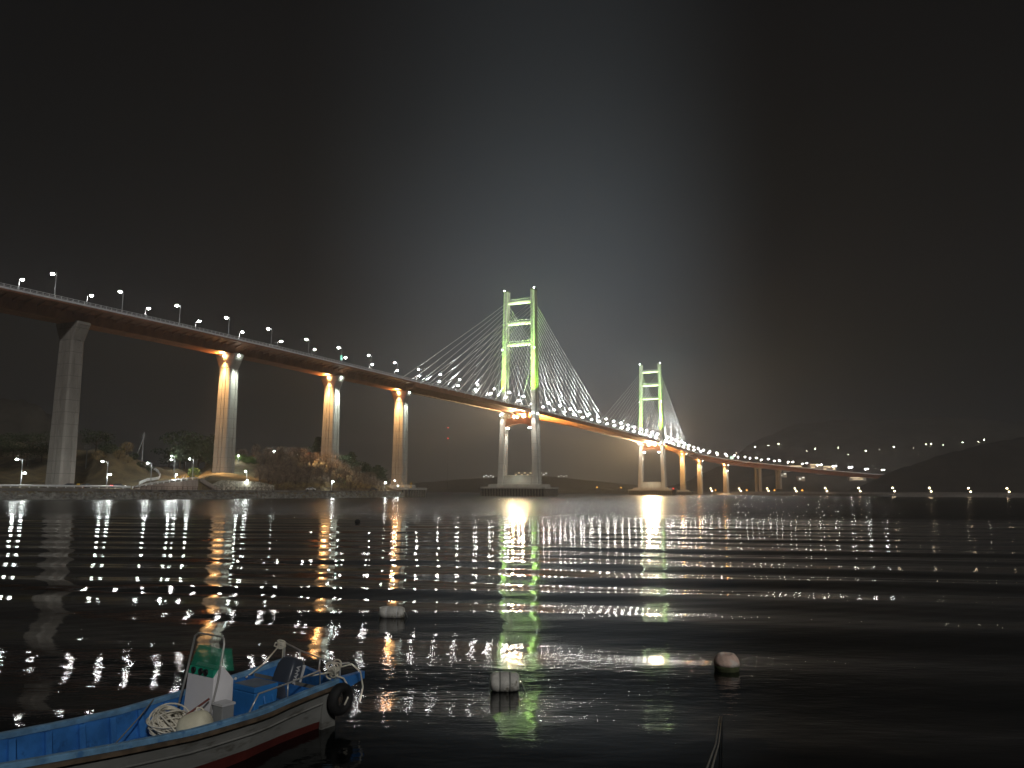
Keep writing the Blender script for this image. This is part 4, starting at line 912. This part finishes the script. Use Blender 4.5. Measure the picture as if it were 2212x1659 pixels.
mb = MB(); mb.hull([Q(4.18, -.33, .46), Q(4.86, -.30, .60), Q(4.86, -.22, .60), Q(4.25, -.20, .46), Q(4.18, -.33, .69), Q(4.86, -.30, .70), Q(4.86, -.22, .70), Q(4.25, -.20, .69)]); mb.build('stern_horn', M['blue'], boat)
mb = MB(); mb.hull([Q(1.15, -.3, .22), Q(1.75, -.3, .22), Q(1.75, .7, .22), Q(1.15, .7, .22), Q(1.15, -.3, .28), Q(1.75, -.3, .28), Q(1.75, .7, .28), Q(1.15, .7, .28)]); mb.build('floor_hatch', M['blue'], boat)
mb = MB(); mb.hull([Q(3.30, -.22, .2), Q(3.88, -.2, .2), Q(3.88, .16, .2), Q(3.30, .16, .2), Q(3.30, -.22, .46), Q(3.88, -.2, .48), Q(3.88, .16, .48), Q(3.30, .16, .46)]); mb.build('side_locker', M['pale_blue'], boat)
# steering console
con = MB(); a0, a1, p0, p1 = 2.60, 2.92, .22, .88
con.add([Q(a0, p0, .13), Q(a0, p1, .13), Q(a1, p1, .13), Q(a1, p0, .13), Q(a0 + .04, p0 + .04, .93), Q(a0 + .04, p1 - .04, .93), Q(a1, p0, .88), Q(a1, p1, .88), Q(a0 + .16, p0 + .02, 1.07), Q(a0 + .16, p1 - .02, 1.07)],
        [(0, 1, 5, 4), (1, 2, 7, 9, 5), (2, 3, 6, 7), (3, 0, 4, 8, 6), (4, 5, 9, 8), (8, 9, 7, 6), (0, 3, 2, 1)])
co = con.build('console', M['console'], boat, bevel=.012)
mb = MB(); z0, z1 = .935, 1.03
mb.hull([Q(a0 + .035, p0 + .06, z0), Q(a0 + .15, p0 + .06, z0), Q(a0 + .15, p1 - .06, z0), Q(a0 + .035, p1 - .06, z0), Q(a0 + .05, p0 + .07, z1), Q(a0 + .15, p0 + .07, z1), Q(a0 + .15, p1 - .07, z1), Q(a0 + .05, p1 - .07, z1)]); mb.build('instrument_panel', M['acrylic_dark'], co)
for pe in (p0 + .22, (p0 + p1) / 2, p1 - .17):
    mb = MB(); c = Q(a0 + .038, pe, .983); mb.lathe([(.045, -.01), (.045, .012), (.036, .016), (.036, .008), (.001, .008)], c, 14, axis=-BA); mb.build('gauge', M['black'], co, True)
mb = MB()       # windscreen: front pane and two side panes of green acrylic
w0, w1, zt_ = p0 + .06, p1 - .07, 1.29
mb.hull([Q(a0 + .05, w0, z1), Q(a0 + .06, w0, z1), Q(a0 + .06, w1, z1), Q(a0 + .05, w1, z1), Q(a0 + .14, w0 + .03, zt_), Q(a0 + .15, w0 + .03, zt_), Q(a0 + .15, w1 - .03, zt_), Q(a0 + .14, w1 - .03, zt_)])
for pe, k in ((w0, 1), (w1, -1)): mb.hull([Q(a0 + .062, pe, z1), Q(a0 + .36, pe, z1 - .06), Q(a0 + .36, pe + .01 * k, z1 - .06), Q(a0 + .062, pe + .01 * k, z1), Q(a0 + .152, pe + .03 * k, zt_), Q(a0 + .33, pe + .03 * k, zt_ - .03), Q(a0 + .33, pe + .04 * k, zt_ - .03), Q(a0 + .152, pe + .04 * k, zt_)])
mb.build('windscreen', M['acrylic'], co)
mb = MB(); mb.tube([Q(a0 - .02, p0 - .02, .48), Q(a0 - .03, p0 - .03, .56), Q(a0 + .06, p0 - .02, .9), Q(a0 + .14, p0 - .0, 1.36), Q(a0 + .15, p0 + .03, 1.42), Q(a0 + .15, p0 + .09, 1.44), Q(a0 + .15, p1 - .07, 1.44), Q(a0 + .14, p1 - .01, 1.40), Q(a0 + .06, p1 + .02, .9), Q(a0 - .03, p1 + .03, .5)], .014, 8); mb.build('grab_frame', M['stainless'], co, True)
mb = MB(); mb.ball(Q(a1 + .02, p0 - .01, .88), .02, 6); mb.build('hinge', M['white'], co)
# side rails and stern rails
def rail(pts, feet, name='hand_rail'):
    mb = MB(); mb.tube(pts, .012, 6)
    for a, b in feet: mb.tube([a, b], .012, 6)
    mb.build(name, M['stainless'], boat, True)
rail([Q(2.66, near(2.66) + .04, zg(2.66)), Q(2.82, near(2.8) + .05, .80), Q(3.4, near(3.4) + .05, .81), Q(3.99, near(4) + .05, .86), Q(4.0, near(4) + .05, .66)], [(Q(3.38, near(3.4) + .05, .61), Q(3.38, near(3.4) + .05, .81))])
rail([Q(4.66, 1.29, .97), Q(4.56, .8, .92), Q(4.42, .2, .90), Q(4.40, -.25, .88), Q(4.55, -.28, .87)], [(Q(4.66, 1.29, .7), Q(4.66, 1.29, .97)), (Q(4.55, .8, .7), Q(4.55, .8, .92)), (Q(4.40, .2, .7), Q(4.42, .2, .90)), (Q(4.40, -.25, .66), Q(4.40, -.25, .88))], 'stern_rail')
# outboard motor, tilted
TL = math.radians(20)
def E_(x, y, z):      # motor frame: x to the far side, y toward the stern, z up, leaning astern
    x, y, z = x * 1.1, y * 1.1, z * 1.12; yy = y * math.cos(TL) + z * math.sin(TL); zz = z * math.cos(TL) - y * math.sin(TL); return Q(3.97 + yy, .50 + x, .34 + zz)
mo = bpy.data.objects.new('outboard_motor', None); C.objects.link(mo); mo.parent = boat
mb = MB(); secs = [(.0, .15, .11), (.06, .175, .135), (.3, .175, .14), (.44, .165, .13), (.52, .13, .105), (.545, .08, .06)]; rings = []
for z, hx, hy in secs:
    rings.append([E_(hx * math.copysign(abs(math.cos(t)) ** .35, math.cos(t)), hy * math.copysign(abs(math.sin(t)) ** .35, math.sin(t)), z) for t in [2 * math.pi * (k + .5) / 20 for k in range(20)]])
mb.loft(rings); cw = mb.build('cowling', M['motor'], mo, True)
mb = MB(); mb.hull([E_(-.1, -.08, -.5), E_(.1, -.08, -.5), E_(.1, .08, -.5), E_(-.1, .08, -.5), E_(-.13, -.1, .0), E_(.13, -.1, .0), E_(.13, .1, .0), E_(-.13, .1, .0)]); mb.build('midsection', M['black'], mo)
mb = MB(); mb.hull([E_(-.05, -.1, -.95), E_(.05, -.1, -.95), E_(.05, .12, -.95), E_(-.05, .12, -.95), E_(-.06, -.08, -.5), E_(.06, -.08, -.5), E_(.06, .08, -.5), E_(-.06, .08, -.5)]); mb.build('lower_unit', M['black'], mo)
mb = MB(); mb.hull([E_(-.1795, .045, .02), E_(-.176, .045, .02), E_(-.176, .09, .02), E_(-.1795, .09, .02), E_(-.1795, .055, .48), E_(-.15, .055, .48), E_(-.15, .085, .48), E_(-.1795, .085, .48)]); mb.build('silver_stripe', M['silver'], mo)
tx = bpy.data.curves.new('lettering', 'FONT'); tx.body = 'YAMAHA'; tx.size = .088; tx.extrude = .002; tx.align_x = 'CENTER'; tx.align_y = 'CENTER'; tx.offset = .002
to = bpy.data.objects.new('lettering_source', tx); C.objects.link(to); bpy.context.view_layer.update()
lm = bpy.data.meshes.new_from_object(to.evaluated_get(bpy.context.evaluated_depsgraph_get())); bpy.data.objects.remove(to)
# letters run up the near side of the cowling
for v in lm.vertices: x, y, z = v.co; q_ = E_(-.1775 - z, -.03 - y * .95, .29 + x * .92); v.co = q_
lm.materials.clear(); lm.materials.append(M['silver']); lo = bpy.data.objects.new('lettering', lm); C.objects.link(lo); lo.parent = mo

# things lying in or hanging on the boat
def bthing(name, al, pe, z, label, cat):
    t = thing(name, BO + Q(al, pe, z), label, cat); t['_'] = 0; del t['_']; return t, Q(al, pe, z)
t, o0 = bthing('cooler_box', 3.5, .52, .235, 'blue cooler box with dusty lid behind the boat console', 'cooler')
def cb(a0, a1, p0, p1, z0, z1, gr=0.0): return [Q(a0, p0, z0), Q(a1, p0, z0), Q(a1, p1, z0), Q(a0, p1, z0), Q(a0 - gr, p0 - gr, z1), Q(a1 + gr, p0 - gr, z1), Q(a1 + gr, p1 + gr, z1), Q(a0 - gr, p1 + gr, z1)]
mb = MB(); mb.hull(cb(-.17, .2, -.23, .23, 0, .36, .015)); mb.build('cooler_body', M['cooler'], t, bevel=.015)
mb = MB(); mb.hull(cb(-.185, .225, -.245, .245, .362, .44)); mb.build('lid', [M['cooler']], t, bevel=.012)
mb = MB(); mb.hull(cb(-.17, .21, -.23, .23, .441, .446)); mb.build('lid_top', M['lid'], t)
mb = MB(); mb.tube([Q(-.02, -.235, .3), Q(-.02, -.27, .2), Q(.12, -.27, .2), Q(.12, -.235, .3)], .018, 6); mb.build('handle', M['cooler'], t)
t, o0 = bthing('rope_coil', 2.20, .52, .235, 'tangled heap of cream rope beside the white float in the boat', 'rope')
mb = MB(); pts = []; r2 = random.Random(3)
nt_ = 1500; cur = Vector((0, 0, .1)); 
for i in range(nt_):
    u_ = i / nt_; th = i * .19; tilt = 1.1 * math.sin(i * .0131 + 1) ; az_ = i * .0093 + .8 * math.sin(i * .004)
    rr_ = .155 + .055 * math.sin(i * .021) + .03 * math.sin(i * .053); c, s__ = math.cos(th) * rr_, math.sin(th) * rr_
    x, y, z = c, s__ * math.cos(tilt), s__ * math.sin(tilt); x, y = x * math.cos(az_) - y * math.sin(az_), x * math.sin(az_) + y * math.cos(az_)
    pts.append(Vector((x * 1.15, y * 1.15, max(.014, .19 + z * .95 + .03 * math.sin(i * .037)))))
mb.tube(pts, .0115, 5); mb.build('rope_heap', M['rope'], t, True)
t, o0 = bthing('float_buoy', 2.30, .12, .235, 'cream drum-shaped float with teal mark lying in the boat', 'float')
mb = MB(); ax = Vector((.80, -.05, .28)).normalized(); mb.lathe([(.02, -.20), (.10, -.195), (.15, -.16), (.175, -.10), (.185, 0), (.175, .11), (.15, .165), (.10, .20), (.02, .205)], (0, 0, .19), 22, axis=ax); mb.build('float_body', M['foam'], t, True)
mb = MB(); q0 = Vector((-.10, -.185, .16)); mb.tube([q0 + Vector((-.03, .0, .03)), q0 + Vector((.03, -.012, .045))], .008, 5); mb.tube([q0 + Vector((0, -.006, .037)), q0 + Vector((.02, 0, -.04))], .008, 5); mb.build('tape_mark', M['teal'], t)
mb = MB(); mb.tube([Q(.0, 0, .37), Q(.04, .03, .41), Q(.09, .02, .40), Q(.12, -.03, .35)], .012, 5); mb.build('lashing', M['rope'], t)
t, o0 = bthing('battery_box', 2.58, -.04, .235, 'small grey box between the float and the console', 'box'); mb = MB(); mb.hull(cb(-.02, .16, -.02, .18, 0, .40)); mb.build('box_body', mat('grey_plastic', (.30, .31, .31), .6), t, bevel=.01)
mb = MB(); mb.hull(cb(-.03, .17, -.03, .19, .401, .43)); mb.build('lid', M['silver'], t)
t, o0 = bthing('wooden_stick', 2.28, .38, .50, 'reddish brown stick leaning on the console above the rope heap', 'stick'); mb = MB(); mb.tube([Q(0, -.02, 0), Q(.28, -.16, .20)], .014, 6); mb.build('stick_shaft', mat('red_brown_wood', (.22, .06, .045), .7), t)
t = thing('tyre_fender', BO + Q(4.26, -.43, .44), 'black tyre fender hung on the stern corner of the boat', 'tyre'); mb = MB(); rings = []
tax = (-BB + BA * .05).normalized(); tu = Vector((0, 0, 1)); tv = tax.cross(tu)
for i in range(28):
    a = 2 * math.pi * i / 28; d = tu * math.cos(a) + tv * math.sin(a); rings.append([d * (.155 + .07 * math.cos(2 * math.pi * k / 12)) + tax * .085 * math.sin(2 * math.pi * k / 12) for k in range(12)])
rings.append(rings[0]); mb.loft(rings, 0, False); mb.build('tyre_ring', M['rubber'], t, True)
t, o0 = bthing('stern_rope', 4.24, -.29, .70, 'knotted cream rope bundle tied at the stern corner above the tyre', 'rope')
mb = MB()
for k in range(9):
    a = random.uniform(0, 6.28); r = random.uniform(.05, .09); ctr = Vector((random.uniform(-.05, .05), random.uniform(-.05, .05), .06 + .03 * k * .6)); pts = []
    for i in range(17): b = 2 * math.pi * i / 16; pts.append(ctr + Vector((math.cos(b) * r * math.cos(a), math.cos(b) * r * math.sin(a), math.sin(b) * r * .8)))
    mb.tube(pts, .011, 5)
mb.tube([Vector((.02, 0, .05)), Q(.12, -.08, .0), Q(.17, -.14, -.12), Q(.12, -.18, -.26), Q(.05, -.19, -.34)], .013, 5); mb.tube([Vector((0, 0, .14)), Q(.25, -.1, .18), Q(.38, -.16, .05), Q(.40, -.2, -.16), Q(.30, -.24, -.34)], .011, 5)
mb.tube([Vector((0, 0, .1)), Q(-.28, .06, .10), Q(-.5, .05, .12)], .012, 5); mb.build('knot', M['rope'], t, True)
t, o0 = bthing('mooring_line', 4.62, 1.28, .95, 'cream rope knotted round the far stern post of the boat', 'rope')
mb = MB()
for k in range(6):
    pts = [Vector((.06 * math.cos(b) - .03, .06 * math.sin(b), .02 * math.sin(b + k) + .014 * k - .03)) for b in [2 * math.pi * i / 14 for i in range(15)]]; mb.tube(pts, .014, 5)
mb.tube([(-.05, 0, .02), (-.12, -.02, .03), (-.14, -.02, -.02), (-.08, -.02, -.04)], .013, 5)
mb.tube([(-.05, 0, 0), Q(-.42, -.06, -.22), Q(-.75, -.08, -.36)], .012, 5); mb.tube([(0, 0, 0), Q(-.02, -.02, -.26)], .012, 5); mb.build('knot', M['rope'], t, True)
t, o0 = bthing('deck_rope', 2.02, .52, .245, 'loose rope trailing from the heap to the near gunwale', 'rope'); mb = MB(); mb.tube([Q(0, 0, .0), Q(-.2, -.02, .02), Q(-.42, -.15, .02), Q(-.62, -.5, .05), Q(-.72, -.85, .22), Q(-.8, -1.0, .40)], .011, 5); mb.build('rope_length', M['rope'], t, True)
t, o0 = bthing('bow_rope', 2.3, 1.06, .62, 'thin grey rope slung from the far gunwale along the blue hull', 'rope'); mb = MB(); mb.tube([Q(0, 0, 0), Q(-.3, -.2, -.12), Q(-.8, -.5, -.30), Q(-1.6, -.7, -.36), Q(-2.6, -.8, -.30), Q(-3.6, -.85, -.1)], .009, 5); mb.build('rope_length', M['darkrope'], t, True)

# ---------------------------------------------------------------- mooring buoys and lines
def barrel(p, L, r, grooves, label, m_, rz=0.0, sink=.35, lash=False):
    t = thing('mooring_buoy', Vector((p.x, p.y, 0)), label, 'buoy', None, rz); zc = r * (1 - sink)
    prof = [(.02, -L / 2), (r * .72, -L / 2 + .005), (r * .9, -L / 2 + .05)]
    for g_ in grooves: prof += [(r, g_ * L - .03), (r * .93, g_ * L - .012), (r * .93, g_ * L + .012), (r, g_ * L + .03)]
    prof += [(r * .9, L / 2 - .05), (r * .72, L / 2 - .005), (.02, L / 2)]
    mb = MB(); mb.lathe(prof, (0, 0, zc), 28, axis=(1, 0, 0)); mb.build('foam_body', m_, t, True)
    for g_ in grooves:
        mb = MB(); mb.lathe([(r * .95, g_ * L - .014), (r * .97, g_ * L), (r * .95, g_ * L + .014), (r * .9, g_ * L)], (0, 0, zc), 24, axis=(1, 0, 0)); mb.build('strap', M['darkrope'] if not lash else M['white'], t)
    mb = MB(); mb.tube([(L / 2 - .02, 0, zc), (L / 2 + .03, -.01, zc + .02), (L / 2 + .07, -.02, zc - .05), (L / 2 + .12, .02, -.06)], .012, 5); mb.tube([(L / 2 + .02, .02 * math.cos(a), zc + .03 * math.sin(a)) for a in [k * .6 for k in range(11)]], .01, 5); mb.build('tether', M['darkrope'], t, True)
    return t
p2 = on(1090, 1489); barrel(p2, .50, .17, (-.17, .17), 'pale foam buoy with two grooves floating nearest the camera', M['styro'], .06, .28)
p1 = on(847, 1334); barrel(p1, .66, .17, (-.2, .24), 'pale strapped foam buoy floating right of the boat, farthest of the three', M['styro'], -.12, .2, True)
p3 = on(1570, 1449); t = thing('mooring_buoy', Vector((p3.x, p3.y, 0)), 'faded orange rounded buoy with algae at its waterline', 'buoy')
mb = MB(); mb.lathe([(.2, -.12), (.225, -.02), (.235, .06), (.243, .11)], n=24); mb.build('algae_band', M['algae'], t, True)
mb = MB(); mb.lathe([(.243, .111), (.243, .17), (.22, .24), (.16, .31), (.13, .325), (.11, .30), (.05, .285), (.01, .285)], n=24); mb.build('foam_body', M['pinkfoam'], t, True)
for sg in (-1, 1): mb = MB(); mb.lathe([(.035, -.03), (.035, .0), (.012, .022)], (sg * .12, -.02, .312), 10); mb.build('corner_knob', M['pinkfoam'], t, True)
pf = on(772, 1130); t = thing('net_float', Vector((pf.x, pf.y, 0)), 'small dark round net float far out left of the middle', 'float'); mb = MB(); mb.ball((0, 0, .12), .30, 10); mb.build('ball_shell', M['rubber'], t, True)
for k, dx in enumerate((0, .075)):
    a = on(1556 + 4 * k, 1545, -.05); b = at(1527 + 11 * k, 1659, 6.2); c = at(1510 + 30 * k, 1740, 4.6)
    t = thing('quay_rope', a, ('left' if k == 0 else 'right') + ' one of two taut ropes rising from the dark water to the quay', 'rope', 'quay ropes'); mb = MB(); m2 = a.lerp(b, .55) - Vector((0, 0, .10)); mb.tube([Vector((0, 0, 0)), m2 - a, b - a, c - a], .0075, 6); mb.build('rope_length', M['darkrope'], t, True)

# ---------------------------------------------------------------- night haze
def build_haze():
    mb = MB(); mb.box((450, 1370, 91), (3300, 2860, 186)); o = mb.build('haze', []); kind(o, 'stuff')
    m_ = bpy.data.materials.new('night_haze'); m_.use_nodes = True; m_.node_tree.nodes.clear()
    v = m_.node_tree.nodes.new('ShaderNodeVolumePrincipled'); ou = m_.node_tree.nodes.new('ShaderNodeOutputMaterial')
    v.inputs['Color'].default_value = (.85, .85, .86, 1); v.inputs['Density'].default_value = 0.00030; v.inputs['Anisotropy'].default_value = .5
    m_.node_tree.links.new(v.outputs[0], ou.inputs['Volume']); o.data.materials.append(m_)
build_haze()
